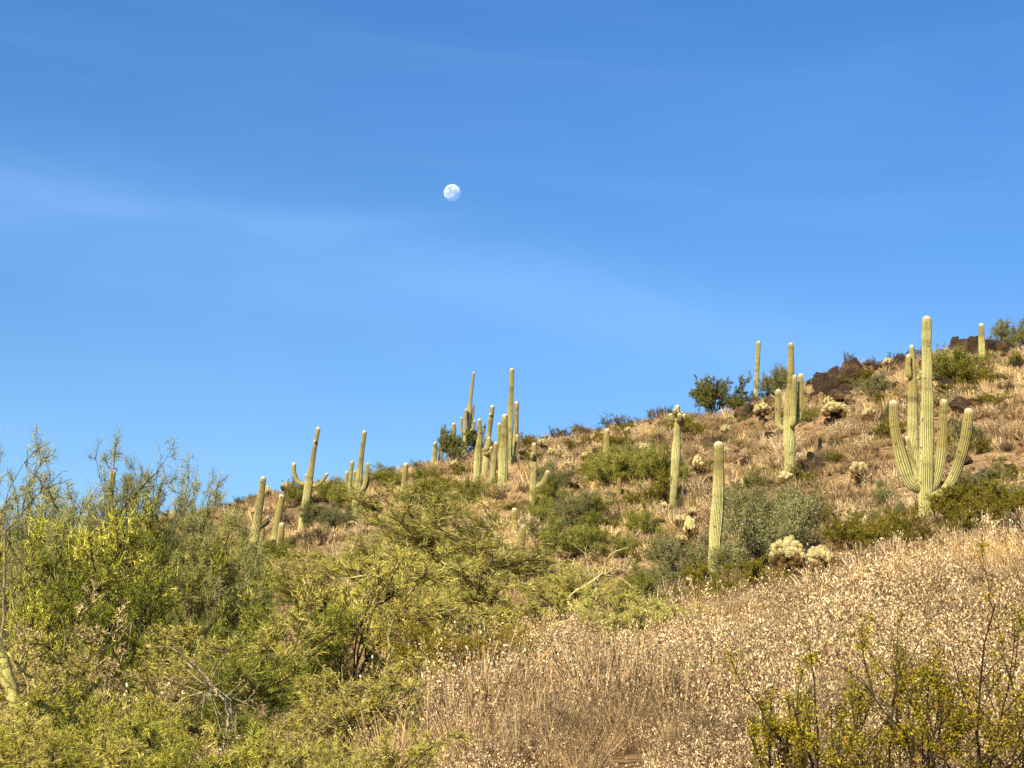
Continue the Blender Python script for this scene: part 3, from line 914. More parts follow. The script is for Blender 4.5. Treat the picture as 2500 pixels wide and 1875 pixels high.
def cholla_trunk(rng, spread):
    a = Acc()
    P = np.array([[0, 0, -.08], [0.01, 0, .2], [-.02, .01, .42], [0, 0, .6]])[None]
    v, f, c = rods(P, np.array([[.085, .08, .07, .05]]), np.array([[.055, .036, .022]]), 8); a.add(v, f, c)
    n = 9
    st = np.tile([0, 0, .42], (n, 1)) + rng.normal(size=(n, 3)) * [.02, .02, .06]
    th = np.arange(n) * 2 * pi / n + rng.uniform(0, 1, n)
    d = np.stack([np.cos(th), np.sin(th), np.full(n, .7)], -1)
    P = grow(st, d, np.full(n, spread * .8), rng, 3, .15)
    v, f, c = rods(P, np.tile([.045, .04, .035, .03], (n, 1)), mixcol([(.10, .065, .035)], [1], n, rng), 5); a.add(v, f, c)
    # dead dark bristly joints hanging round the trunk
    n = 260
    z = rng.uniform(.02, .62, n); t = rng.uniform(0, 2 * pi, n)
    B = np.stack([.07 * np.cos(t), .07 * np.sin(t), z], -1)
    dd = np.stack([np.cos(t), np.sin(t), rng.normal(size=n) * .6 - .3], -1)
    P = np.stack([B, B + norm(dd) * .09], 1)
    v, f, c = ribbons(P, np.full((n, 2), .016), mixcol([(.06, .038, .02), (.13, .085, .045), (.03, .02, .012)], [3, 2, 2], n, rng), rng); a.add(v, f, c)
    return a


CH_TR = [cholla_trunk(np.random.default_rng(70 + s), .3).mesh('cholla_trunk', M_BARK) for s in range(3)]
CH_CR = []
for s_ in range(4):
    rng = np.random.default_rng(80 + s_)
    a = Acc()
    for (c, d, u) in cholla_layout(rng, 40, .27):
        co, cc, fs = _jv[rng.integers(3) if c[2] > .62 + .06 * rng.normal() else 3]
        q = rot_to(d).to_matrix(); R_ = np.array(q)
        L_ = rng.uniform(.17, .22)
        a.add((co * L_ * [1.5, 1.5, 1]) @ R_.T + c, fs, cc)
    CH_CR.append(a.mesh('cholla_crown', M_SPINE))

CHOLLAS = [(1433, 1142, 26, 34, 'pale yellow cholla, rightmost of three on the slope left of the short plain saguaro'), (1386, 1134, 22, 24, 'cholla with small cream head, upper of a stacked pair right of the cluster'),
           (1387, 1160, 23, 26, 'cholla with small cream head, lower of a stacked pair right of the cluster'), (1571, 1124, 22, 36, 'cream cholla left of the bulb crowned saguaro'),
           (1531, 1074, 18, 26, 'yellow cholla on orange dirt just under the crest'), (1523, 1158, 22, 26, 'cholla poking above the green shrub beside the short plain saguaro'),
           (1699, 1172, 20, 46, 'tall dark stemmed cholla left of the thick armless saguaro'), (1346, 1124, 12, 26, 'thin cholla right of the curved arm saguaro'),
           (1406, 1062, 14, 20, 'little cholla silhouetted on the skyline'), (1774, 1070, 22, 26, 'yellow cholla on the slope left of the crest slab'),
           (1782, 1034, 14, 18, 'tiny cholla below the dark green crest tree'), (1476, 1298, 16, 28, 'small cream cholla in the grass under the thicket'),
           (1665, 1300, 30, 34, 'wide low cream cholla above the branching one'), (1682, 1335, 24, 58, 'cholla with a thick dark ringed trunk'),
           (1776, 1118, 16, 20, 'small pale cholla just right of the thick saguaro top'), (1622, 1252, 14, 22, 'small cholla at the foot of the bulb crowned saguaro'),
           (1660, 1340, 26, 26, 'pale low cholla left of the dark ringed trunk'), (1860, 1034, 32, 40, 'yellow cholla on the crest left of the three armed saguaro'),
           (2024, 1010, 22, 30, 'cream cholla directly above the widest pale cholla'), (2036, 1042, 46, 46, 'widest pale cholla on the open upper slope'),
           (1772, 1070, 20, 22, 'tiny yellow cholla left of the olive slab'), (1870, 1082, 14, 22, 'small cholla below the tilted barrel cactus'),
           (2050, 1006, 18, 18, 'small cholla right of the cream cholla on the upper slope'), (2164, 910, 18, 30, 'cholla with a cream head on the crest left of the pointed rock'),
           (2125, 1044, 28, 38, 'bushy cream cholla left of the giant saguaro'), (2096, 1192, 36, 52, 'big cream cholla left of the giant saguaro base'),
           (1918, 1200, 26, 40, 'yellow cholla at the foot of the three armed saguaro'), (1684, 1448, 20, 34, 'small yellow cholla low left of the thick armless saguaro base'),
           (1108, 1154, 16, 24, 'small cholla below the pale crest saguaro'), (1322, 1104, 20, 26, 'pale cholla just right of the curved arm saguaro top'),
           (1111, 1225, 18, 20, 'small cream cholla at the top edge of the central thicket'), (653, 1226, 14, 32, 'cholla on the skyline beside the leaning saguaro top'),
           (696, 1214, 22, 30, 'reddish cream cholla on the skyline above the twin saguaros'), (790, 1208, 18, 30, 'cholla behind the right arm of the greeting saguaro'),
           (558, 1374, 16, 30, 'small cholla on the slope left of the leaning saguaro'), (858, 1296, 18, 18, 'cholla clump at the foot of the five armed saguaro'),
           (1690, 1272, 20, 26, 'cholla below the very dark barrel shaped form'), (1608, 1316, 0, 0, '')]
for i, (x, y, w, h, lab) in enumerate(CHOLLAS):
    if not w:
        continue
    rng = np.random.default_rng(500 + i)
    g0 = hit(x, y); r0 = hypot(g0[0], g0[1]); k = r0 / FPX * 1.03
    root = bpy.data.objects.new('cholla', None); COL.objects.link(root)
    root.location = tuple(g0); root.rotation_euler = (rng.normal() * .08, rng.normal() * .08, rng.uniform(0, 6)); root.empty_display_size = .2
    root.scale = (w * k / .62, w * k / .62, h * k * 1.2)
    tag(root, lab, 'cactus', 'pale headed chollas on the slope')
    link('trunk', CH_TR[i % 3], root)
    link('crown', CH_CR[i % 4], root)

for i, (x, y, w, h, lab) in enumerate([(1920, 1440, 74, 124, 'large glowing cream cholla in front of the grey green bush'),
                                       (2000, 1442, 62, 104, 'large cream cholla right of the slightly bigger one'),
                                       (1962, 1372, 28, 44, 'small cream cholla between the two large ones')]):
    rng = np.random.default_rng(600 + i)
    g0 = hit(x, y); r0 = hypot(g0[0], g0[1]); k = r0 / FPX * 1.03
    root = bpy.data.objects.new('cholla', None); COL.objects.link(root)
    root.location = tuple(g0); root.empty_display_size = .2
    tag(root, lab, 'cactus', 'pale headed chollas on the slope')
    S = h * k; W_ = w * k
    tr = link('trunk', CH_TR[i], root, sc=(W_ / .9, W_ / .9, S))
    for (c, d, u) in cholla_layout(rng, 64 if w > 50 else 22, .37 * W_ / S):
        L_ = rng.uniform(.13, .18) * S * (1 if w > 50 else 1.2)
        jo = link('joint', JOINTS[rng.integers(3) if c[2] > .60 + .06 * rng.normal() else 3], root, loc=c * S, sc=(L_ * 1.35, L_ * 1.35, L_))
        jo.rotation_euler = rot_to(d).to_euler()

# ------------------------------------------------------------------ branching plants


def plant(seed, levels, twig_w, leaf_n=0, leaf_s=0.02, leaf_asp=.5, pal_t=None, pal_l=None, pal_b=None, wts_t=None, wts_l=None, fit=None, r_base=.02,
          custom=None, ljit=.5, limb=(5, .9, .7), twig_segs=3, up=.12):
    """limbs -> branches -> twigs -> leaves. levels: list of (children per parent, length ratio, spread).
    The last level is twigs (flat strips). Returns (wood Acc, foliage Acc) fitted to (width, height)."""
    rng = np.random.default_rng(seed)
    n0, len0, tilt = limb
    th = np.arange(n0) * 2 * pi / n0 + rng.uniform(0, 1, n0)
    tl = tilt * rng.uniform(.35, 1.1, n0)
    d = np.stack([np.cos(th) * np.sin(tl), np.sin(th) * np.sin(tl), np.cos(tl)], -1)
    start = np.zeros((n0, 3)); start[:, :2] += rng.normal(size=(n0, 2)) * .01
    ln = len0 * rng.uniform(.75, 1.2, n0)
    P = grow(start, d, ln, rng, 5, .16, .05)
    wood = [(P, np.linspace(1, .45, 6)[None] * r_base * rng.uniform(.7, 1.1, (n0, 1)))]
    lens = ln; rad = np.full(n0, r_base)
    for li, (per, ratio, spread) in enumerate(levels):
        s, dd, par, tt = spawn(P, per, rng, .22 if li == 0 else .15, spread, up)
        l2 = lens[par] * ratio * rng.uniform(.6, 1.25, len(par)) * (1.15 - .4 * tt)
        r2 = rad[par] * .5
        last = li == len(levels) - 1
        ns = twig_segs if last else 4
        P = grow(s, dd, l2, rng, ns, .2 if not last else .16, .05 if not last else .02)
        lens = l2; rad = r2
        if not last:
            wood.append((P, np.linspace(1, .5, ns + 1)[None] * r2[:, None]))
    allp = np.concatenate([P.reshape(-1, 3)] + [w[0].reshape(-1, 3) for w in wood])
    if fit:
        w_, h_ = fit
        hz = np.percentile(allp[:, 2], 99.3); hx = np.percentile(np.abs(allp[:, 0]), 97.5); hy = np.percentile(np.abs(allp[:, 1]), 97.5)
        S = np.array([w_ / 2 / hx, w_ / 2 / hy, h_ / hz])
    else:
        S = np.ones(3)
    aw, af = Acc(), Acc()
    for i, (Pw, Rw) in enumerate(wood):
        cb = mixcol(pal_b[0] if i == 0 else pal_b[1], pal_b[2], len(Pw), rng, .12)
        if i < 2:
            aw.add(*rods(Pw * S, Rw, cb, 6 if i == 0 else 4))
        else:
            aw.add(*rods(Pw * S, Rw, cb, 3))
    n = len(P)
    ct = mixcol(pal_t, wts_t, n, rng, .16)
    W = np.linspace(1, .45, P.shape[1])[None] * twig_w * rng.uniform(.7, 1.3, (n, 1))
    af.add(*ribbons(P * S, W, ct, rng))
    if leaf_n:
        par = np.repeat(np.arange(n), leaf_n)
        t = rng.uniform(.1, 1, len(par)) * (P.shape[1] - 1)
        i = np.minimum(t.astype(int), P.shape[1] - 2); f = (t - i)[:, None]
        c0 = (P[par, i] * (1 - f) + P[par, i + 1] * f) * S + rng.normal(size=(len(par), 3)) * leaf_s * ljit
        cl = mixcol(pal_l, wts_l, n, rng, .12)[par] * (1 + .12 * rng.normal(size=(len(par), 1))).clip(.6, 1.4)
        af.add(*leaves(c0, leaf_s * rng.uniform(.6, 1.3, len(par)), leaf_asp, cl, rng))
    return aw, af


# palettes (linear base colours)
PV_T = [(.30, .32, .07), (.20, .24, .045), (.42, .38, .13), (.50, .42, .21), (.11, .13, .03)]
PV_B = ([(.34, .34, .12), (.42, .38, .18)], [(.30, .30, .10), (.38, .33, .16), (.12, .10, .05)], None)
PV_L = [(.17, .22, .035), (.24, .28, .05), (.10, .15, .025)]

TREE_ID = [0]


def tree(name, cat, label, x, yb, wpx, hpx, seed, params, group=None, loc=None, parts=('trunk', 'crown'), mat_f=None, mesh=None, rz=None):
    g0 = hit(x, yb) if loc is None else loc
    r0 = hypot(g0[0], g0[1]); k = r0 / FPX * 1.03
    root = bpy.data.objects.new(name, None); COL.objects.link(root)
    root.location = tuple(g0); root.empty_display_size = .3
    tag(root, label, cat, group)
    aw, af = plant(seed, fit=(wpx * k, hpx * k), **params)
    link(parts[0], aw.mesh(name + '_wood', M_BARK, True), root)
    link(parts[1], af.mesh(name + '_crown', mat_f or M_LEAF), root)
    return root


def PV(dens=1.0, tw=.009, pal=None, wt=None, leaf=2, ls=.022, rb=.05, wood_pal=None, limb=(6, 1.0, .75)):
    return dict(levels=[(5, .6, .6), (7, .5, .65), (int(9 * dens), .5, .6), (6, .55, .5)], twig_w=tw, leaf_n=leaf, leaf_s=ls, leaf_asp=.35,
                pal_t=pal or PV_T, wts_t=wt or [4, 4, 3, 1.5, 2], pal_l=PV_L, wts_l=[3, 2, 2], pal_b=wood_pal or (PV_B[0], PV_B[1], None), r_base=rb, limb=limb)


def fixb(p):
    b = p['pal_b']
    return p


_mix0 = mixcol


def mixcol(pal, wts, n, rng, jit=.18):
    if wts is None:
        wts = np.ones(len(pal))
    return _mix0(pal, wts, n, rng, jit)


PALE = ([(.52, .50, .25)], [(.45, .42, .22), (.3, .27, .14)], None)
GREYW = ([(.25, .2, .14)], [(.28, .23, .16), (.12, .09, .06)], None)
T_GRN = [(.30, .32, .035), (.52, .50, .065), (.80, .74, .20), (.045, .05, .01)]  # near-black twig tone deepens the crown gaps in place of shade
T_DEEP = [(.19, .23, .028), (.30, .34, .045), (.54, .53, .12), (.03, .04, .01)]
T_OLV = [(.48, .45, .06), (.68, .62, .13), (.10, .085, .018), (.82, .73, .30)]
T_GRY = [(.34, .35, .15), (.44, .42, .22), (.14, .14, .06), (.34, .36, .09)]
T_YEL = [(.70, .65, .17), (.54, .51, .10), (.84, .77, .32), (.15, .14, .035)]

G_PV = 'palo verde trees in the thicket'
DKW = ([(.16, .13, .06), (.24, .22, .10)], [(.13, .105, .06), (.22, .19, .10), (.07, .05, .03)], None)
FAM = {  # shared palo verde crowns, each grown at its own natural proportions
    'plume': [dict(levels=[(8, .42, .75), (6, .5, .8), (7, .5, .8), (7, .6, .7)], twig_w=.008, leaf_n=6, leaf_s=.021, leaf_asp=.3, ljit=1.5, pal_t=T_GRY, wts_t=[3, 4, 1, 2],
                   pal_l=[(.32, .33, .10), (.44, .43, .18), (.18, .19, .05)], wts_l=[3, 2, 2], pal_b=DKW, r_base=.022, limb=(6, 1.0, .30)), (1.8, 3.2), 3],
    'green': [dict(levels=[(6, .5, .7), (7, .5, .7), (8, .5, .75), (9, .6, .6)], twig_w=.0085, leaf_n=2, leaf_s=.019, leaf_asp=.35, ljit=1.0, pal_t=T_GRN, wts_t=[3, 4, 3, 2],
                   pal_l=[(.24, .27, .022), (.32, .33, .04), (.09, .11, .012), (.42, .40, .08)], wts_l=[3, 3, 3, 1.5], pal_b=DKW, r_base=.03, limb=(7, 1.0, .8)), (2.6, 2.2), 2],
    'deep': [dict(levels=[(6, .5, .7), (7, .5, .7), (8, .5, .75), (9, .6, .6)], twig_w=.0075, leaf_n=2, leaf_s=.019, leaf_asp=.35, ljit=1.0, pal_t=T_DEEP, wts_t=[3, 4, 2, 3],
                   pal_l=[(.17, .22, .018), (.26, .30, .03), (.06, .08, .01)], wts_l=[3, 3, 2], pal_b=DKW, r_base=.03, limb=(7, 1.0, .8)), (2.6, 2.2), 1],
    'olive': [dict(levels=[(6, .5, .7), (7, .5, .7), (8, .5, .7), (9, .65, .55)], twig_w=.009, leaf_n=1, leaf_s=.019, leaf_asp=.35, pal_t=T_OLV + [(.46, .34, .19)], wts_t=[3, 4, 2, 2, 2],
                   pal_l=[(.32, .31, .04), (.42, .38, .07), (.14, .13, .02)], wts_l=[3, 2, 2], pal_b=DKW, r_base=.03, limb=(8, 1.0, .9)), (2.8, 2.0), 2],
    'yellow': [dict(levels=[(7, .5, .6), (7, .5, .55), (8, .5, .5), (12, .7, .42)], up=.2, twig_w=.0105, leaf_n=1, leaf_s=.022, leaf_asp=.3, pal_t=T_YEL, wts_t=[3, 4, 3, 3.5],
                    pal_l=[(.26, .27, .05), (.36, .34, .08)], wts_l=[1, 1], pal_b=DKW, r_base=.045, limb=(12, 1.0, .85)), (6.0, 3.0), 2],
    'tan': [dict(levels=[(6, .5, .7), (6, .5, .8), (7, .5, .8), (6, .6, .7)], twig_w=.009, leaf_n=0, pal_t=[(.56, .42, .24), (.34, .25, .13), (.68, .54, .30), (.25, .24, .07)], wts_t=[3, 3, 2, 2],
                 pal_b=DKW, r_base=.025, limb=(8, 1.0, .9)), (2.4, 1.8), 1]}
FMESH = {}
for fi, (fk, (p, size, nv)) in enumerate(FAM.items()):
    for v_ in range(nv):
        aw, af = plant(7100 + fi * 10 + v_, fit=size, **p)
        FMESH[fk, v_] = (aw.mesh(fk + '_wood', M_BARK, True), af.mesh(fk + '_crown', M_LEAF), size)
TN = [0]


def palo(fam, label, x, yb, wpx, hpx, name='palo_verde_tree', cat='tree', group=G_PV):
    g0 = hit(x, yb)
    r0 = hypot(g0[0], g0[1]); k = r0 / FPX * 1.03
    TN[0] += 1
    rng = np.random.default_rng(7700 + TN[0])
    v_ = TN[0] % FAM[fam][2]
    aw, af, size = FMESH[fam, v_]
    root = bpy.data.objects.new(name, None); COL.objects.link(root)
    root.location = tuple(g0 - np.array([0, 0, .05])); root.empty_display_size = .3
    root.rotation_euler = (rng.normal() * .05, rng.normal() * .05, rng.uniform(0, 6.28))
    root.scale = (wpx * k / size[0], wpx * k / size[0], hpx * k / size[1])
    tag(root, label, cat, group)
    link('trunk', aw, root); link('crown', af, root)
    return root


for (fam, lab, x, yb, w, h) in [
    ('plume', 'sparse grey green palo verde at the left picture edge against the sky', 15, 1790, 300, 650),
    ('plume', 'palo verde with the tallest feathery plume of the left thicket', 196, 1790, 300, 640),
    ('plume', 'thin palo verde spray between the edge tree and the tallest plume', 100, 1780, 200, 540),
    ('plume', 'slim sparse palo verde right of the saguaro tip in the left thicket', 378, 1770, 190, 580),
    ('plume', 'palo verde with a pointed top at the right end of the left thicket', 515, 1740, 240, 560),
    ('plume', 'feathery palo verde behind the saguaro tip in the left thicket', 315, 1790, 170, 500),
    ('plume', 'leafy palo verde spray filling the far left corner against the sky', 50, 1800, 260, 560),
    ('plume', 'leafy palo verde spray right below the tallest plume', 240, 1800, 240, 540),
    ('plume', 'low leafy palo verde spray between the saguaro tip and the pointed top tree', 440, 1790, 230, 500),
    ('green', 'dense green palo verde in front of the left edge trees', 110, 1810, 460, 540),
    ('deep', 'dense deep green palo verde in the middle of the left thicket', 290, 1830, 440, 540),
    ('green', 'green palo verde under the pointed top tree of the left thicket', 430, 1790, 300, 480),
    ('deep', 'rounded deep green palo verde below the leaning saguaro', 640, 1820, 360, 390),
    ('tan', 'tangle of tan dead twigs at the lower left', 105, 1870, 340, 400),
    ('olive', 'olive palo verde between the left thicket and the bare twig fan', 840, 1770, 440, 380),
    ('olive', 'yellow green palo verde spreading right of the deep green tree', 470, 1860, 420, 360),
    ('deep', 'dark green palo verde at the bottom edge left of centre', 590, 1895, 380, 330),
    ('yellow', 'broom like yellow green palo verde filling the centre', 1180, 1450, 560, 190),
    ('yellow', 'yellow green palo verde left of centre behind the pale twig fan', 935, 1450, 400, 135),
    ('yellow', 'palo verde with a sprawling crown around a crooked pale limb', 1560, 1590, 330, 165),
    ('yellow', 'low palo verde mound in front of the cone topped saguaro', 1110, 1600, 520, 235),
    ('yellow', 'palo verde spilling down the left slope below the greeting saguaro', 800, 1520, 340, 130),
    ('yellow', 'wispy palo verde above the sprawling pale limb', 1370, 1490, 230, 110),
    ('olive', 'olive palo verde just right of the pale twig fan', 1040, 1690, 400, 280),
    ('olive', 'shadowy olive palo verde at the very bottom left corner', 250, 1930, 420, 330),
    ('tan', 'tan twig tangle at the bottom of the left thicket', 420, 1900, 300, 260),
    ('green', 'small green palo verde at the bottom left edge', 60, 1940, 300, 260),
    ('olive', 'green and tan palo verde at the bottom right of the left trees', 850, 1890, 340, 280),
    ('yellow', 'palo verde hanging over the feet of the five armed saguaro', 1040, 1390, 240, 100),
    ('olive', 'low olive palo verde along the bottom edge, far left', 170, 2040, 340, 280),
    ('green', 'low green palo verde along the bottom edge under the knobbly limb', 430, 2040, 340, 280),
    ('olive', 'low olive palo verde along the bottom edge left of the dark stemmed creosote', 700, 2030, 340, 270),
    ('green', 'bright low palo verde at the bottom edge right of the yellow trunk', 200, 1960, 320, 260),
    ('deep', 'low dark green palo verde near the bottom edge, middle of the left half', 560, 1990, 320, 240),
    ('olive', 'low olive palo verde reaching toward the dry brush at the bottom edge', 900, 2020, 320, 260),
    ('green', 'low green palo verde at the bottom left edge corner', 20, 2040, 300, 240),
    ('green', 'knee high palo verde seedling clump at the bottom edge, second from the left', 330, 2060, 300, 250),
    ('yellow', 'yellow green spray at the bottom edge below the tan twig tangle', 720, 2060, 300, 230),
    ('tan', 'tan twig tangle left of the dark stemmed creosote', 740, 1900, 260, 200)]:
    palo(fam, lab, x, yb, w, h)

# pale bare limbs seen in the picture, built along their own courses


def limb_object(name, label, cat, courses, base_px, group=None, col=(.55, .52, .27), loc_r=None, jit=.15, twigs=0, seed=0, fwd=0.0):
    rng = np.random.default_rng(9000 + seed)
    g0 = hit(*base_px); r0 = (loc_r or hypot(g0[0], g0[1])) - fwd
    g0 = at_dist(base_px[0], base_px[1], r0); g0[2] = float(ground_z(g0[0], g0[1])) - .05
    root = bpy.data.objects.new(name, None); COL.objects.link(root)
    root.location = tuple(g0); root.empty_display_size = .2
    tag(root, label, cat, group)
    for j, (pts, w) in enumerate(courses):
        offs = np.cumsum(rng.normal(size=len(pts)) * jit) if j else np.zeros(len(pts))
        P = px_path(pts, r0, list(offs))
        if j == 0:
            P = np.vstack([g0, P]); w = [w[0]] + list(w)
        n = max(8, len(pts) * 4)
        C = smooth_path(P, n)
        C[1:-1] += rng.normal(size=(n - 2, 3)) * .006
        R_ = np.interp(np.linspace(0, 1, n), np.linspace(0, 1, len(w)), w) * r0 / FPX * .52
        R_ = R_ * (1 + .07 * rng.normal(size=n))
        a = Acc()
        cc = np.array(col)
        a.add(*rods(C[None], R_[None], cc[None] * rng.uniform(.85, 1.1), 8))
        if twigs:
            s, dd, par, tt = spawn(C[None], twigs, rng, .2, .9, .2)
            T = grow(s, dd, np.full(len(s), .35) * rng.uniform(.5, 1.3, len(s)), rng, 3, .2)
            a.add(*rods(T, np.tile([.006, .005, .004, .003], (len(s), 1)), np.tile(cc * .8, (len(s), 1)), 3))
        link('trunk' if name == 'palo_verde_tree' else 'limb', a.mesh('bare_limb', M_BARK, True, g0), root)
    return root


limb_object('bare_branch', 'crooked pale bare limb curving up out of the dry brush at centre', 'branch',
            [([(1341, 1537), (1382, 1519), (1406, 1497), (1434, 1475), (1453, 1446), (1458, 1421), (1472, 1400)], [12, 10, 9, 8, 7, 5]),
             ([(1472, 1402), (1486, 1397), (1501, 1391), (1523, 1390)], [4, 4, 3, 2]), ([(1465, 1398), (1444, 1375), (1432, 1362), (1427, 1350)], [4, 3, 2.5, 2]),
             ([(1472, 1400), (1447, 1418), (1420, 1435), (1401, 1447), (1385, 1466), (1406, 1494), (1425, 1523)], [5, 5, 5, 4, 4, 4, 2]),
             ([(1470, 1400), (1480, 1372), (1490, 1356), (1512, 1343), (1534, 1338)], [5, 4, 4, 3, 3]), ([(1472, 1404), (1493, 1405), (1515, 1412), (1540, 1430)], [5, 4, 3, 2]),
             ([(1412, 1496), (1436, 1490), (1461, 1486), (1490, 1492), (1506, 1506), (1526, 1518)], [4, 3.5, 3.5, 3, 3, 2]),
             ([(1459, 1421), (1452, 1412), (1449, 1403)], [5, 4, 3])], (1341, 1537), 'bare pale limbs', twigs=7, seed=1, fwd=5.0, col=(.66, .60, .28))
limb_object('bare_branch', 'pale forked limb reaching up left from the cone topped saguaro', 'branch',
            [([(1246, 1405), (1240, 1378), (1232, 1350), (1226, 1325), (1208, 1300), (1200, 1290), (1180, 1262), (1165, 1242)], [6, 6, 6, 5, 5, 4, 3, 2]),
             ([(1240, 1378), (1220, 1365), (1213, 1348)], [4, 4, 2]), ([(1260, 1392), (1280, 1372), (1302, 1355), (1306, 1340), (1290, 1310), (1278, 1286), (1272, 1270)], [3, 3, 3, 3, 3, 2, 2]),
             ([(1300, 1355), (1288, 1345), (1285, 1330)], [2.5, 2.5, 2])], (1246, 1405), 'bare pale limbs', col=(.45, .41, .2), twigs=8, seed=2, fwd=2.6)
limb_object('bare_branch', 'fan of pale dead twigs left of centre', 'branch',
            [([(1010, 1376), (974, 1375), (939, 1397), (896, 1389)], [4, 4, 4, 3]), ([(974, 1375), (940, 1372), (925, 1380), (915, 1372)], [3, 3, 2.5, 2]),
             ([(939, 1397), (900, 1402), (860, 1410), (820, 1412)], [4, 3.5, 3, 2]), ([(930, 1400), (890, 1412), (868, 1428)], [3, 3, 2]),
             ([(1000, 1330), (1030, 1322), (1085, 1324)], [2, 3, 3]), ([(1060, 1310), (1075, 1318), (1092, 1326)], [2, 2, 2]), ([(939, 1397), (960, 1412), (990, 1430)], [3, 3, 2]),
             ([(1030, 1462), (1020, 1445), (1052, 1444)], [2, 3, 2])], (960, 1420), 'bare pale limbs', col=(.60, .55, .30), twigs=10, seed=3, fwd=5.5)
limb_object('palo_verde_tree', 'thick smooth yellow green trunk leaning in at the lower left corner', 'tree',
            [([(52, 1800), (45, 1750), (30, 1690), (12, 1640), (-8, 1575), (-60, 1480)], [26, 34, 33, 31, 29, 26]),
             ([(50, 1745), (66, 1725), (88, 1712), (92, 1695)], [18, 16, 15, 12]), ([(92, 1712), (96, 1690), (70, 1650), (30, 1610), (0, 1570)], [8, 8, 7, 6, 5]),
             ([(60, 1760), (98, 1742), (120, 1718), (152, 1697)], [12, 9, 7, 4]), ([(50, 1800), (70, 1770), (112, 1735), (140, 1730)], [9, 8, 8, 5])],
            (52, 1815), None, col=(.50, .47, .17), jit=.1, twigs=5, seed=4, loc_r=11.3)
limb_object('bare_branch', 'knobbly pale bare limb slanting down through the lower left thicket', 'branch',
            [([(555, 1760), (554, 1725), (530, 1690), (500, 1650), (475, 1632), (458, 1618)], [5, 9, 10, 9, 8, 6]), ([(500, 1652), (520, 1670), (500, 1690)], [2, 2, 2]),
             ([(530, 1688), (556, 1702), (580, 1730)], [3, 3, 2])], (556, 1790), 'bare pale limbs', col=(.58, .50, .30), twigs=12, seed=5, loc_r=13.0)
limb_object('bare_branch', 'slender yellow limb zigzagging at the bottom left of centre', 'branch',
            [([(838, 1695), (830, 1668), (815, 1640), (790, 1632)], [4, 4, 4, 3]), ([(945, 1680), (938, 1640), (953, 1590), (948, 1555), (958, 1520)], [5, 4, 4, 3, 2]),
             ([(810, 1790), (845, 1755), (870, 1730)], [3, 3, 3]), ([(905, 1735), (960, 1730), (1000, 1718), (1040, 1724)], [2, 4, 4, 3])], (900, 1820), 'bare pale limbs', col=(.48, .44, .16), twigs=8, seed=6, loc_r=14)
limb_object('bare_branch', 'sunlit white limb forking to the sky inside the left thicket', 'branch',
            [([(10, 1400), (14, 1340), (12, 1295)], [6, 6, 5]), ([(12, 1295), (30, 1282), (55, 1250), (80, 1215), (100, 1204), (140, 1162), (165, 1148)], [5, 4, 4, 4, 3, 2, 1.5]),
             ([(12, 1300), (-4, 1285), (5, 1250), (18, 1225)], [6, 5, 4, 3]), ([(100, 1200), (100, 1175), (60, 1130), (85, 1110), (90, 1090)], [4, 4, 3, 3, 2]),
             ([(140, 1245), (120, 1200), (100, 1180)], [4, 4, 3])], (14, 1780), 'bare pale limbs', col=(.30, .26, .16), twigs=3, seed=7, loc_r=17.5)

# ------------------------------------------------------------------ shrubs: a few of each kind, then copies
CRE = dict(levels=[(6, .6, .45), (7, .5, .5), (6, .42, .6)], twig_w=.008, leaf_n=9, leaf_s=.03, leaf_asp=.55,
           pal_t=[(.10, .08, .03), (.16, .13, .05)], wts_t=[1, 1], pal_l=[(.20, .185, .02), (.29, .25, .035), (.12, .115, .015), (.34, .22, .05)], wts_l=[4, 3, 3, .6],
           pal_b=([(.05, .035, .022)], [(.06, .042, .025)], None), r_base=.012, limb=(10, 1.0, .75))
GRN = dict(CRE, ljit=1.2, pal_l=[(.20, .205, .04), (.31, .30, .07), (.11, .115, .02)], wts_l=[3, 3, 2], leaf_s=.034, pal_t=[(.2, .22, .07), (.12, .13, .04)])
GRY = dict(CRE, ljit=1.0, leaf_n=6, levels=[(7, .6, .55), (8, .5, .6), (6, .42, .6)], pal_l=[(.22, .235, .10), (.31, .315, .15), (.14, .15, .055), (.34, .30, .14)], wts_l=[4, 3, 3, 1], leaf_s=.030,
           pal_t=[(.2, .19, .1), (.1, .09, .05)], limb=(12, 1.0, 1.0))
TWG = dict(CRE, levels=[(6, .6, .5), (8, .5, .6), (7, .5, .6)], leaf_n=2, leaf_s=.022, pal_l=[(.16, .12, .08), (.22, .17, .11)], wts_l=[1, 1],
           pal_t=[(.20, .155, .10), (.13, .095, .06), (.28, .22, .14)], wts_t=[2, 2, 1], twig_w=.010, limb=(12, 1.0, 1.0))
SKYT = dict(CRE, levels=[(5, .55, .4), (5, .5, .5), (5, .4, .6)], leaf_n=6, leaf_s=.036, pal_l=[(.08, .095, .04), (.13, .14, .06), (.16, .12, .07)], wts_l=[3, 2, 1], limb=(9, 1.0, .55), twig_w=.012)
MOUND = dict(CRE, levels=[(9, .6, .6), (9, .5, .6), (8, .5, .6)], leaf_n=1, leaf_s=.011, pal_l=[(.60, .44, .26), (.34, .24, .14)], wts_l=[1, 1],
             pal_t=[(.34, .255, .155), (.20, .145, .085), (.46, .36, .22), (.10, .07, .04)], wts_t=[3, 2, 2, 1], twig_w=.0045, limb=(16, 1.0, 1.15), r_base=.006)
GROUND_TREE = dict(CRE, levels=[(6, .6, .55), (7, .5, .6), (7, .5, .55)], leaf_n=14, leaf_s=.026, pal_l=[(.14, .17, .035), (.23, .25, .06), (.07, .085, .02), (.32, .31, .10)], wts_l=[4, 3, 3, 1],
                   pal_b=([(.14, .11, .07)], [(.12, .09, .055)], None), limb=(8, 1.0, .8), r_base=.03)
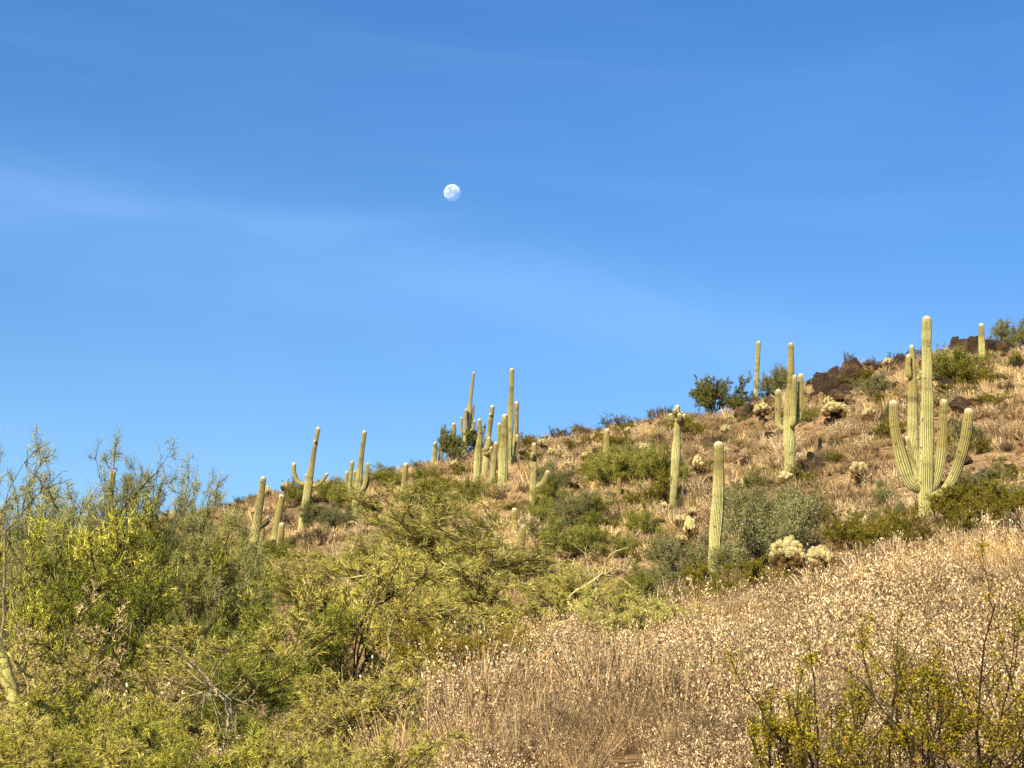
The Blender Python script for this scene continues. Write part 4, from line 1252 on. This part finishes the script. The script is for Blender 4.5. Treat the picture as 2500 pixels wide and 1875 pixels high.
KINDS = {'creosote': (CRE, 3), 'green': (GRN, 3), 'grey': (GRY, 3), 'twiggy': (TWG, 3), 'skyline': (SKYT, 3), 'crest': (GROUND_TREE, 2), 'mound': (MOUND, 3)}
SHR = {}
for ki, (kn, (p, nv)) in enumerate(KINDS.items()):
    for v_ in range(nv):
        aw, af = plant(4000 + ki * 10 + v_, fit=(2.0, 1.0), **p)
        SHR[kn, v_] = (aw.mesh(kn + '_stems', M_BARK), af.mesh(kn + '_foliage', M_LEAF))
KN = {'mound': ('dry_shrub', 'dry grey brown rounded shrub', 'dry rounded shrubs on the near bank'), 'creosote': ('creosote_bush', 'olive creosote bush', 'creosote bushes'), 'green': ('green_shrub', 'fresh green shrub', 'green shrubs'),
      'grey': ('brittlebush', 'grey green brittlebush', 'grey green brittlebushes'), 'twiggy': ('dry_shrub', 'dry grey brown twiggy shrub', 'dry twiggy shrubs'),
      'skyline': ('dark_shrub', 'dark thin stemmed shrub', 'dark shrubs along the crest'), 'crest': ('crest_tree', 'dark green bushy tree', 'bushy trees on the crest')}
LAND = [(615, 1290, 'the leaning left saguaro'), (757, 1180, 'the greeting saguaro'), (875, 1180, 'the five armed saguaro'), (985, 1190, 'the lone armless saguaro left of the cluster'),
        (1145, 1030, 'the pale crest saguaro'), (1228, 1110, 'the central saguaro cluster'), (1303, 1160, 'the saguaro with a curved right arm'), (1268, 1350, 'the cone topped saguaro'),
        (1480, 1095, 'the short plain saguaro'), (1648, 1120, 'the bulb crowned saguaro'), (1747, 1250, 'the thick armless saguaro'), (1848, 910, 'the thin crest saguaro pole'),
        (1928, 1010, 'the three armed saguaro'), (2228, 1000, 'the tall saguaro behind the giant'), (2260, 1100, 'the giant saguaro'), (2397, 840, 'the small far right crest saguaro'),
        (1920, 1370, 'the large glowing cholla'), (2060, 910, 'the crest boulders'), (2036, 1020, 'the widest pale cholla'), (1450, 1440, 'the crooked pale limb'),
        (2096, 1160, 'the big cream cholla by the giant saguaro'), (1988, 1110, 'the barrel cactus pair'), (900, 1400, 'the fan of pale dead twigs'), (2400, 1650, 'the lower right picture corner')]
USED = set()


def auto_label(desc, x, y, w):
    sizes = 'small ' if w < 45 else ('' if w < 110 else 'broad ')
    ds = sorted(((hypot(x - a, y - b), a, b, n) for a, b, n in LAND))
    for far in (1,):
        for d_, a, b, n in ds[:9]:
            dx, dy = x - a, y - b
            v = 'above' if dy < 0 else 'below'
            hname = 'left of' if dx < 0 else 'right of'
            if abs(dx) > 2.2 * abs(dy): rel = hname
            elif abs(dy) > 2.2 * abs(dx): rel = v
            else: rel = v + ' and ' + hname
            q = 'close ' if d_ < 70 else ('' if d_ < 160 else 'well ')
            s = f"{sizes}{desc} {q}{rel} {n}"
            if s not in USED and len(s.split()) <= 16:
                USED.add(s)
                return s
    return None


SHN = [0]


def shrub(kind, x, y, w, h, label=None, rng=np.random.default_rng(77), loc=None):
    nv = KINDS[kind][1]
    SHN[0] += 1
    lab_ = label or auto_label(KN[kind][1], x, y - h / 2, w)
    if lab_ is None:
        return None
    g0 = hit(x, y) if loc is None else loc
    r0 = hypot(g0[0], g0[1]); k = r0 / FPX * 1.03
    nm, desc, grp = KN[kind]
    root = bpy.data.objects.new(nm, None); COL.objects.link(root)
    root.location = tuple(g0 - np.array([0, 0, .03])); root.empty_display_size = .2
    root.rotation_euler = (rng.normal() * .05, rng.normal() * .05, rng.uniform(0, 6.28))
    root.scale = (w * k / 2, w * k / 2, h * k)
    tag(root, lab_, 'tree' if kind == 'crest' else 'shrub', grp)
    a, b = SHR[kind, SHN[0] % nv]
    link('stems' if kind != 'crest' else 'trunk', a, root)
    link('foliage' if kind != 'crest' else 'crown', b, root)
    return root


# crest trees and skyline shrubs
shrub('crest', 1735, 1022, 170, 108, 'dark green bushy tree on the crest right of the bulb crowned saguaro')
shrub('crest', 1792, 1012, 70, 50, 'low dark green tree at the right foot of the bushy crest tree')
shrub('crest', 1108, 1136, 100, 98, 'dark bush behind the pale crest saguaro')
shrub('crest', 1160, 1120, 60, 80, 'dark bush filling the gap behind the central cluster on the crest')
for (x, y, w, h, lab) in [(1895, 975, 100, 84, 'sparse grey green tree behind the three armed saguaro on the crest'), (1915, 962, 50, 76, 'grey green plume tree just left of the three armed saguaro top'),
                          (2455, 850, 90, 72, 'grey green leafless looking tree on the far right crest')]:
    o = shrub('grey', x, y, w, h, lab)
    o.name = 'crest_tree'; o['category'] = 'tree'
shrub('crest', 2494, 862, 60, 62, 'green tree cut by the right picture edge on the crest')
SKYS = [(545, 1246, 40, 26), (585, 1238, 44, 30), (625, 1226, 36, 24), (668, 1212, 36, 22), (712, 1206, 50, 40), (740, 1198, 40, 30), (800, 1196, 50, 34), (825, 1190, 40, 28), (935, 1164, 44, 34),
        (950, 1160, 30, 24), (1010, 1152, 50, 34), (1035, 1146, 40, 28), (1290, 1086, 30, 30), (1320, 1080, 40, 20), (1360, 1072, 50, 34), (1420, 1066, 50, 36), (1395, 1068, 26, 22),
        (1490, 1054, 50, 46), (1520, 1050, 44, 38), (1468, 1062, 40, 26), (1560, 1040, 40, 24), (1600, 1030, 50, 44), (1630, 1024, 40, 38), (1815, 1000, 60, 46), (1838, 992, 40, 34), (1870, 984, 30, 40),
        (2005, 938, 50, 26), (2110, 898, 50, 20), (2135, 896, 60, 24), (2195, 886, 60, 34), (2240, 874, 40, 30), (2290, 872, 30, 26), (2340, 860, 50, 26), (2356, 852, 40, 20), (2415, 850, 40, 30)]
for i, (x, y, w, h) in enumerate(SKYS):
    kind = 'skyline' if i % 3 else 'twiggy'
    if 2090 < x < 2150 or x in (2340, 2356): kind = 'twiggy'
    shrub(kind, x, y + 3, w, h)
shrub('skyline', 2070, 878, 30, 38, 'pale leafless sprig on top of the largest crest boulder', loc=hit(2070, 910) + np.array([0, 0, .3]))
# creosote band in front of the giant saguaro
for (x, y, w, h, kd) in [(2335, 1290, 130, 84, 'creosote'), (2190, 1330, 150, 90, 'creosote'), (2100, 1350, 140, 90, 'creosote'), (2390, 1290, 160, 110, 'creosote'), (2470, 1270, 140, 100, 'creosote'),
                         (2250, 1345, 120, 70, 'creosote'), (2340, 1320, 120, 70, 'creosote'), (2160, 1240, 60, 60, 'grey'), (2190, 1270, 60, 44, 'grey'), (2400, 1210, 110, 60, 'grey'), (2460, 1190, 90, 60, 'green'),
                         (2450, 1240, 100, 60, 'grey'), (2340, 1250, 90, 90, 'creosote'), (2050, 1350, 110, 100, 'creosote'), (2020, 1300, 90, 70, 'twiggy'), (2120, 1290, 80, 50, 'grey'), (2495, 1310, 90, 70, 'twiggy'),
                         (1900, 1400, 220, 210, 'grey'), (1830, 1330, 150, 150, 'grey'), (1965, 1310, 140, 120, 'grey'), (1790, 1420, 150, 110, 'grey'), (1850, 1460, 140, 90, 'creosote'), (1650, 1420, 150, 110, 'grey'),
                         (1720, 1450, 130, 90, 'creosote'), (1780, 1490, 130, 80, 'creosote'), (1930, 1470, 120, 80, 'creosote'), (1690, 1480, 110, 50, 'creosote'), (1615, 1440, 110, 60, 'grey'),
                         (1600, 1190, 120, 110, 'green'), (1560, 1180, 110, 90, 'green'), (1500, 1200, 120, 110, 'green'), (1620, 1240, 80, 90, 'creosote'), (1580, 1250, 120, 70, 'creosote'), (1450, 1180, 100, 70, 'green'),
                         (1400, 1290, 110, 100, 'grey'), (1450, 1270, 110, 60, 'green'), (1360, 1200, 90, 60, 'grey'), (1350, 1240, 90, 60, 'green'), (1480, 1310, 120, 60, 'green'), (1560, 1320, 100, 90, 'green'), (1530, 1360, 120, 60, 'green'),
                         (1380, 1380, 160, 110, 'green'), (1440, 1350, 120, 60, 'green'), (1600, 1370, 100, 40, 'creosote'), (1340, 1330, 110, 70, 'grey'), (1560, 1500, 150, 110, 'green'), (1620, 1520, 110, 70, 'twiggy'),
                         (1500, 1100, 90, 50, 'creosote'), (1530, 1060, 60, 30, 'creosote'), (1440, 1090, 60, 30, 'creosote'), (1410, 1105, 90, 36, 'creosote'), (1680, 1070, 90, 60, 'creosote'), (1640, 1060, 60, 34, 'creosote'),
                         (2340, 938, 160, 78, 'green'), (2310, 940, 90, 70, 'green'), (2380, 950, 110, 60, 'creosote'), (2140, 960, 90, 50, 'grey'), (2110, 945, 90, 50, 'creosote'), (2160, 985, 70, 30, 'creosote'),
                         (2060, 950, 60, 40, 'creosote'), (2330, 980, 110, 36, 'creosote'), (2420, 1000, 90, 40, 'creosote'), (2360, 1090, 90, 60, 'grey'), (2170, 1080, 80, 60, 'creosote'), (2310, 1110, 60, 60, 'creosote'),
                         (2390, 1110, 80, 50, 'creosote'), (2480, 900, 70, 40, 'creosote'), (2460, 960, 60, 30, 'twiggy'), (1560, 1120, 60, 40, 'twiggy'), (1300, 1140, 60, 50, 'creosote'), (1280, 1100, 70, 40, 'creosote'),
                         (1130, 1170, 70, 40, 'creosote'), (1040, 1180, 80, 40, 'green'), (950, 1200, 90, 60, 'green'), (930, 1180, 70, 40, 'creosote'), (840, 1240, 90, 70, 'green'), (800, 1230, 90, 60, 'green'), (720, 1240, 70, 66, 'green'),
                         (780, 1290, 120, 70, 'grey'), (820, 1300, 90, 60, 'grey'), (700, 1290, 60, 40, 'twiggy'), (900, 1270, 90, 50, 'green'), (640, 1400, 100, 70, 'green'), (690, 1390, 110, 70, 'green'), (760, 1330, 90, 40, 'twiggy'),
                         (560, 1290, 60, 30, 'creosote'), (600, 1260, 60, 24, 'creosote'), (500, 1270, 60, 30, 'creosote'), (470, 1300, 90, 50, 'creosote'), (1050, 1250, 130, 80, 'green'), (1090, 1220, 90, 60, 'creosote'), (1160, 1230, 110, 70, 'green'),
                         (1330, 1170, 70, 50, 'grey'), (1320, 1280, 90, 80, 'green'), (1340, 1215, 60, 50, 'creosote'), (1860, 1180, 70, 50, 'creosote'), (1840, 1210, 80, 50, 'green'), (1960, 1190, 80, 50, 'creosote'), (1990, 1160, 90, 40, 'twiggy'),
                         (1700, 1180, 60, 30, 'twiggy'), (1790, 1250, 70, 60, 'grey'), (2040, 1130, 50, 26, 'green'), (1880, 1110, 50, 24, 'creosote'), (1750, 1130, 40, 24, 'creosote')]:
    shrub(kd, x, y, w, h)
for (x, y, w, h) in [(1835, 1510, 150, 80), (2010, 1600, 230, 120), (1690, 1580, 180, 80), (1960, 1450, 120, 50), (2320, 1580, 260, 130), (1500, 1660, 190, 90), (1260, 1690, 200, 90), (1610, 1780, 280, 150),
                     (2080, 1800, 320, 150), (1360, 1850, 300, 140), (2140, 1490, 150, 60), (2260, 1440, 150, 60), (2430, 1460, 180, 80), (1400, 1590, 130, 50), (1780, 1680, 200, 100), (1200, 1800, 240, 110),
                     (1760, 1870, 300, 140), (2230, 1700, 240, 110)]:
    shrub('mound', x, y, w, h)
for (kd, x, y, w, h) in [('creosote', 1540, 1570, 100, 46), ('green', 1610, 1560, 90, 40), ('twiggy', 1690, 1545, 90, 44), ('creosote', 1770, 1535, 110, 44), ('mound', 1860, 1515, 90, 40), ('creosote', 1480, 1600, 80, 36),
                         ('creosote', 2060, 1460, 90, 40), ('twiggy', 2130, 1450, 90, 40), ('green', 1330, 1640, 110, 50), ('creosote', 1240, 1650, 110, 50), ('twiggy', 2290, 1410, 90, 44), ('creosote', 2440, 1385, 90, 44)]:
    shrub(kd, x, y, w, h)
# scattered smaller shrubs, so that the open slope reads as picked out bushes
rng = np.random.default_rng(4242)
cnt = 0
while cnt < 200:
    x = rng.uniform(480, 2520); y = rng.uniform(880, 1440)
    ys = np.interp(x, *zip(*SKY_L)); yb = np.interp(x, *zip(*B_L))
    if y < ys + 14 or y > yb - 20 or (x < 1400 and y > ys + 160):
        continue
    w = rng.uniform(20, 56)
    shrub(['twiggy', 'creosote', 'twiggy', 'grey', 'green'][rng.choice(5, p=[.42, .22, .12, .16, .08])], x, y, w, w * rng.uniform(.38, .6))
    cnt += 1

cnt = 0
while cnt < 110:
    x = rng.uniform(480, 2500); y = rng.uniform(880, 1420)
    if cnt > 75:
        x = rng.normal() * 60 + (2045 if cnt % 2 else 2390); y = np.interp(x, *zip(*SKY_L)) + 12 + abs(rng.normal()) * 50
    ys = np.interp(x, *zip(*SKY_L)); yb = np.interp(x, *zip(*B_L))
    if y < ys + 10 or y > yb - 60 or (x < 1400 and y > ys + 150):
        continue
    w = rng.uniform(0, 1) ** 1.5 * 30 + 12; h = w * rng.uniform(.4, .8)
    lab = auto_label('brown weathered rock', x, y, w)
    cnt += 1
    if lab is None:
        continue
    g0 = hit(x, y); k = hypot(g0[0], g0[1]) / FPX * 1.03
    o = link('rock', ROCKS_M[cnt % 7], loc=g0 - np.array([0, 0, h * k * .15]), rz=rng.uniform(0, 6), sc=(w * k, w * k * .9, h * k * 1.1))
    tag(o, lab, 'rock', 'dark rocks on the hillside')

# foreground creosote sprigs, lower right
FCRE = dict(levels=[(4, .5, .6), (4, .42, .6), (5, .3, .7)], twig_w=.004, leaf_n=8, leaf_s=.015, leaf_asp=.6,
            pal_t=[(.10, .07, .03), (.2, .15, .07)], wts_t=[1, 1], pal_l=[(.25, .215, .015), (.36, .30, .03), (.13, .12, .012), (.40, .19, .04)], wts_l=[4, 3, 3, .5],
            pal_b=([(.06, .042, .028)], [(.08, .055, .03)], None), r_base=.007, ljit=1.0, limb=(7, 1.0, 1.0))
for i, (x, yb, w, h, lab) in enumerate([(2390, 2010, 560, 600, 'tallest creosote bush with dark stems at the lower right'), (2200, 1990, 460, 440, 'creosote bush with sparse olive sprigs in front of the dry brush'),
                                        (2010, 1990, 420, 380, 'low creosote bush at the bottom right of centre'), (2520, 1960, 420, 480, 'creosote bush cut by the right picture edge'),
                                        (2260, 2030, 300, 380, 'leafy creosote bush at the bottom edge beneath the tall sprigs'), (1890, 1960, 160, 250, 'small creosote sprig left of the lower right bushes'),
                                        (1060, 1760, 260, 130, 'olive creosote bush at the edge between thicket and dry brush'), (1100, 1700, 330, 170, 'orange tinted olive creosote bush below the central thicket')]):
    p = dict(FCRE)
    if i >= 6:
        p = dict(FCRE, levels=[(6, .55, .5), (7, .5, .55), (7, .42, .6)], leaf_n=8, limb=(11, 1.0, .85), leaf_s=.016)
    tree('creosote_bush', 'shrub', lab, x, yb, w, h, 8100 + i, p, 'foreground creosote bushes', parts=('stems', 'foliage'))

# ------------------------------------------------------------------ ground cover (nobody could count it)


def clump(seed, n_st, n_lf, lf_s, pal_s, pal_l, rad, ht, w, asp=.5, wl=None, ws=None, tilt=.8, top=.55, curve=.1, lbias=None):
    rng = np.random.default_rng(seed)
    a = Acc()
    th = rng.uniform(0, 2 * pi, n_st); tl = tilt * np.sqrt(rng.uniform(0, 1, n_st))
    d = np.stack([np.cos(th) * np.sin(tl), np.sin(th) * np.sin(tl), np.cos(tl)], -1)
    st = np.stack([np.cos(th), np.sin(th), np.zeros(n_st)], -1) * (rad * .35 * np.sqrt(rng.uniform(0, 1, n_st)))[:, None]
    ln = ht * rng.uniform(.55, 1.1, n_st)
    P = grow(st, d, ln, rng, 3, curve, .03)
    a.add(*ribbons(P, np.linspace(1, .4, 4)[None] * w * rng.uniform(.6, 1.3, (n_st, 1)), mixcol(pal_s, ws, n_st, rng, .2), rng))
    if n_lf:
        par = rng.integers(0, n_st, n_lf); t = rng.uniform(1 - top, 1, n_lf) * 3
        i = np.minimum(t.astype(int), 2); f = (t - i)[:, None]
        c0 = P[par, i] * (1 - f) + P[par, i + 1] * f + rng.normal(size=(n_lf, 3)) * lf_s * .8
        a.add(*leaves(c0, lf_s * rng.uniform(.5, 1.5, n_lf), asp, mixcol(pal_l, wl, n_lf, rng, .2), rng, lbias))
    return a


hidden = {}


def stuff_collection(name, accs):
    c = bpy.data.collections.new(name)
    for i, a in enumerate(accs):
        o = bpy.data.objects.new(name + '_source', a.mesh(name + '_clump', M_DRY))
        c.objects.link(o)
    return c


CREAM = [(.82, .64, .40), (.70, .50, .28), (.48, .32, .16), (.12, .07, .035), (.90, .76, .50)]  # dark brown entry paints in shade for the gaps between leaves
TANS = [(.62, .43, .22), (.46, .30, .15), (.24, .15, .075), (.76, .56, .32)]
PINK = [(.62, .49, .30), (.46, .34, .19), (.80, .66, .45), (.15, .10, .055)]
GREYB = [(.34, .25, .15), (.17, .12, .07), (.48, .37, .23), (.06, .04, .022)]  # darkest stem tone stands in for shadow inside the clumps
STRAW = [(.78, .55, .26), (.66, .43, .18), (.88, .68, .38), (.40, .25, .10)]
c_near = stuff_collection('dry_brush', [clump(11 + i, 70, 1250, .0155, GREYB, CREAM, .45, .36, .0035, .42, [4, 3, 2.5, 4.5, 4], tilt=1.2, top=.5, lbias=(0, 0, .8)) for i in range(4)])
c_grey = stuff_collection('grey_brush', [clump(31 + i, 160, 520, .015, GREYB + TANS, GREYB + CREAM, .3, .42, .0045) for i in range(3)])
c_straw = stuff_collection('straw_grass', [clump(41 + i, 60, 20, .02, STRAW, STRAW, .2, .42, .005, .3, tilt=.5) for i in range(3)])
c_far = stuff_collection('slope_brush', [clump(51 + i, 110, 330, .030, PINK, PINK, .3, .34, .013, .5, tilt=1.1) for i in range(4)])
c_fstr = stuff_collection('slope_straw', [clump(61 + i, 110, 0, .03, STRAW + PINK, STRAW, .2, .42, .014, .4, tilt=.6) for i in range(3)])
c_folv = stuff_collection('slope_green', [clump(76 + i, 110, 260, .035, [(.2, .17, .06), (.12, .09, .04)], [(.24, .23, .05), (.17, .18, .04), (.32, .29, .08), (.09, .09, .025)], .3, .36, .011, .5, tilt=1.1) for i in range(3)])
c_fgry = stuff_collection('slope_twigs', [clump(71 + i, 150, 130, .035, GREYB + TANS, GREYB, .3, .36, .012, .5, tilt=1.1) for i in range(3)])


def pebble_acc(seed):
    rng = np.random.default_rng(seed)
    a = Acc()
    o = np.array([[1, 0, 0], [-1, 0, 0], [0, 1, 0], [0, -1, 0], [0, 0, 1], [0, 0, -1]], float)
    o = o * rng.uniform(.5, 1, (6, 1)) + rng.normal(size=(6, 3)) * .2
    f = np.array([[0, 2, 4], [2, 1, 4], [1, 3, 4], [3, 0, 4], [2, 0, 5], [1, 2, 5], [3, 1, 5], [0, 3, 5]])
    a.add(o * .1, f, np.array([.30, .19, .11]) * rng.uniform(.4, 1.3))
    return a


c_peb = stuff_collection('loose_stones', [pebble_acc(90 + i) for i in range(5)])


def scatter(name, label, coll, pts, scl, lean=.12, seed=0, zs=None):
    rng = np.random.default_rng(seed)
    n = len(pts)
    me = bpy.data.meshes.new(name)
    me.vertices.add(n); me.vertices.foreach_set('co', np.ascontiguousarray(pts, np.float32).ravel())
    a = me.attributes.new('rot', 'FLOAT_VECTOR', 'POINT')
    rot = np.stack([rng.normal(size=n) * lean, rng.normal(size=n) * lean, rng.uniform(0, 6.28, n)], -1).astype(np.float32)
    a.data.foreach_set('vector', rot.ravel())
    b = me.attributes.new('scl', 'FLOAT_VECTOR', 'POINT')
    s3 = np.stack([scl, scl, scl * (rng.uniform(.75, 1.25, n) if zs is None else zs)], -1).astype(np.float32)
    b.data.foreach_set('vector', s3.ravel())
    o = link(name, me)
    g = bpy.data.node_groups.new(name + '_nodes', 'GeometryNodeTree')
    g.interface.new_socket('Geometry', in_out='INPUT', socket_type='NodeSocketGeometry')
    g.interface.new_socket('Geometry', in_out='OUTPUT', socket_type='NodeSocketGeometry')
    gi = g.nodes.new('NodeGroupInput'); go = g.nodes.new('NodeGroupOutput')
    m2p = g.nodes.new('GeometryNodeMeshToPoints')
    iop = g.nodes.new('GeometryNodeInstanceOnPoints')
    ci = g.nodes.new('GeometryNodeCollectionInfo')
    ci.inputs['Collection'].default_value = coll
    ci.inputs['Separate Children'].default_value = True
    ci.inputs['Reset Children'].default_value = True
    iop.inputs['Pick Instance'].default_value = True
    ra = g.nodes.new('GeometryNodeInputNamedAttribute'); ra.data_type = 'FLOAT_VECTOR'; ra.inputs['Name'].default_value = 'rot'
    sa = g.nodes.new('GeometryNodeInputNamedAttribute'); sa.data_type = 'FLOAT_VECTOR'; sa.inputs['Name'].default_value = 'scl'
    g.links.new(gi.outputs[0], m2p.inputs[0])
    g.links.new(m2p.outputs[0], iop.inputs['Points'])
    g.links.new(ci.outputs[0], iop.inputs['Instance'])
    e2r = g.nodes.new('FunctionNodeEulerToRotation')
    g.links.new(ra.outputs[0], e2r.inputs[0])
    g.links.new(e2r.outputs[0], iop.inputs['Rotation'])
    g.links.new(sa.outputs[0], iop.inputs['Scale'])
    g.links.new(iop.outputs[0], go.inputs[0])
    md = o.modifiers.new('scatter', 'NODES'); md.node_group = g
    tag(o, label, None, None, 'stuff')
    return o


def sector(n, r1, r2, a1, a2, seed):
    rng = np.random.default_rng(seed)
    r = np.sqrt(rng.uniform(r1 * r1, r2 * r2, n)); a = np.radians(rng.uniform(a1, a2, n))
    x = np.sin(a) * r; y = np.cos(a) * r
    return x, y, r, a, rng


# near bank
x, y, r, a, rng = sector(5200, 7.5, 27, -20, 22, 1)
sel = fbm(x * .35, y * .35, 71) + .16 * rng.normal(size=len(x))
bnd = np.clip((r - 20) / 6, 0, 1)
P = np.stack([x, y, ground_z(x, y) - .02], -1)
straw = (fbm(x * .5, y * .5, 81) + .12 * rng.normal(size=len(x)) + .34 * np.clip((r - 13) / 11, 0, 1) - .30) > .2
grey = (~straw) & (sel > .17)
hv = np.clip(1 + 1.1 * fbm(x * .8, y * .8, 141), .45, 1.6)
gap = fbm(x * 1.0 + 7, y * 1.0, 151) < -.24
under = (np.degrees(a) < -2.2 + 2.0 * fbm(r * .5, r * .1, 161)) & (rng.uniform(0, 1, len(x)) < .86)   # shaded out below the thicket
gap |= under
hv = hv * np.clip(r / 14, .6, 1)
straw &= ~gap; grey &= ~gap
brush = (~straw) & (~grey) & (~gap)
scatter('dry_brush', 'dry cream leaved brush covering the near bank', c_near, P[brush], (rng.uniform(.0, 1.0, brush.sum()) ** 1.4 * .9 + .5) * hv[brush], seed=2)
scatter('grey_brush', 'fine grey brown dry brush between the cream leaved brush', c_grey, P[grey], rng.uniform(.55, 1.1, grey.sum()) * hv[grey], seed=3)
scatter('straw_grass', 'golden straw grass stalks on the near bank', c_straw, P[straw], rng.uniform(.6, 1.15, straw.sum()) * hv[straw], seed=4)
# hillside
x, y, r, a, rng = sector(16500, 27, 84, -20, 22, 5)
P = np.stack([x, y, ground_z(x, y) - .03], -1)
bare = fbm(x * .22, y * .22, 91, 4) + .1 * rng.normal(size=len(x))
n2_ = fbm(x * .3 + 50, y * .3, 101) + .15 * rng.normal(size=len(x))
keep = bare < .13
st = keep & (n2_ > .14)
gr = keep & (n2_ < -.16)
ol = keep & ~st & ~gr & (fbm(x * .45 + 30, y * .45, 121) + .2 * rng.normal(size=len(x)) > .20)
br = keep & ~st & ~gr & ~ol
scatter('slope_green', 'low olive green ground cover sprinkled over the hillside', c_folv, P[ol], rng.uniform(.4, 1.1, ol.sum()), seed=12)
scatter('slope_brush', 'pinkish tan low dry brush covering the hillside', c_far, P[br], rng.uniform(0, 1, br.sum()) ** 2 * 1.1 + .45, seed=6)
scatter('slope_straw', 'straw coloured grass tufts on the hillside', c_fstr, P[st], rng.uniform(.5, 1.1, st.sum()), seed=7)
scatter('slope_twigs', 'grey brown twiggy ground cover on the hillside', c_fgry, P[gr], rng.uniform(.5, 1.2, gr.sum()), seed=8)
x, y, r, a, rng = sector(9000, 20, 86, -20, 22, 9)
P = np.stack([x, y, ground_z(x, y)], -1)
scatter('loose_stones', 'small brown stones strewn over the hillside', c_peb, P, rng.uniform(.3, 1, len(x)) ** 3 * 2.2 + .3, lean=1, seed=10)
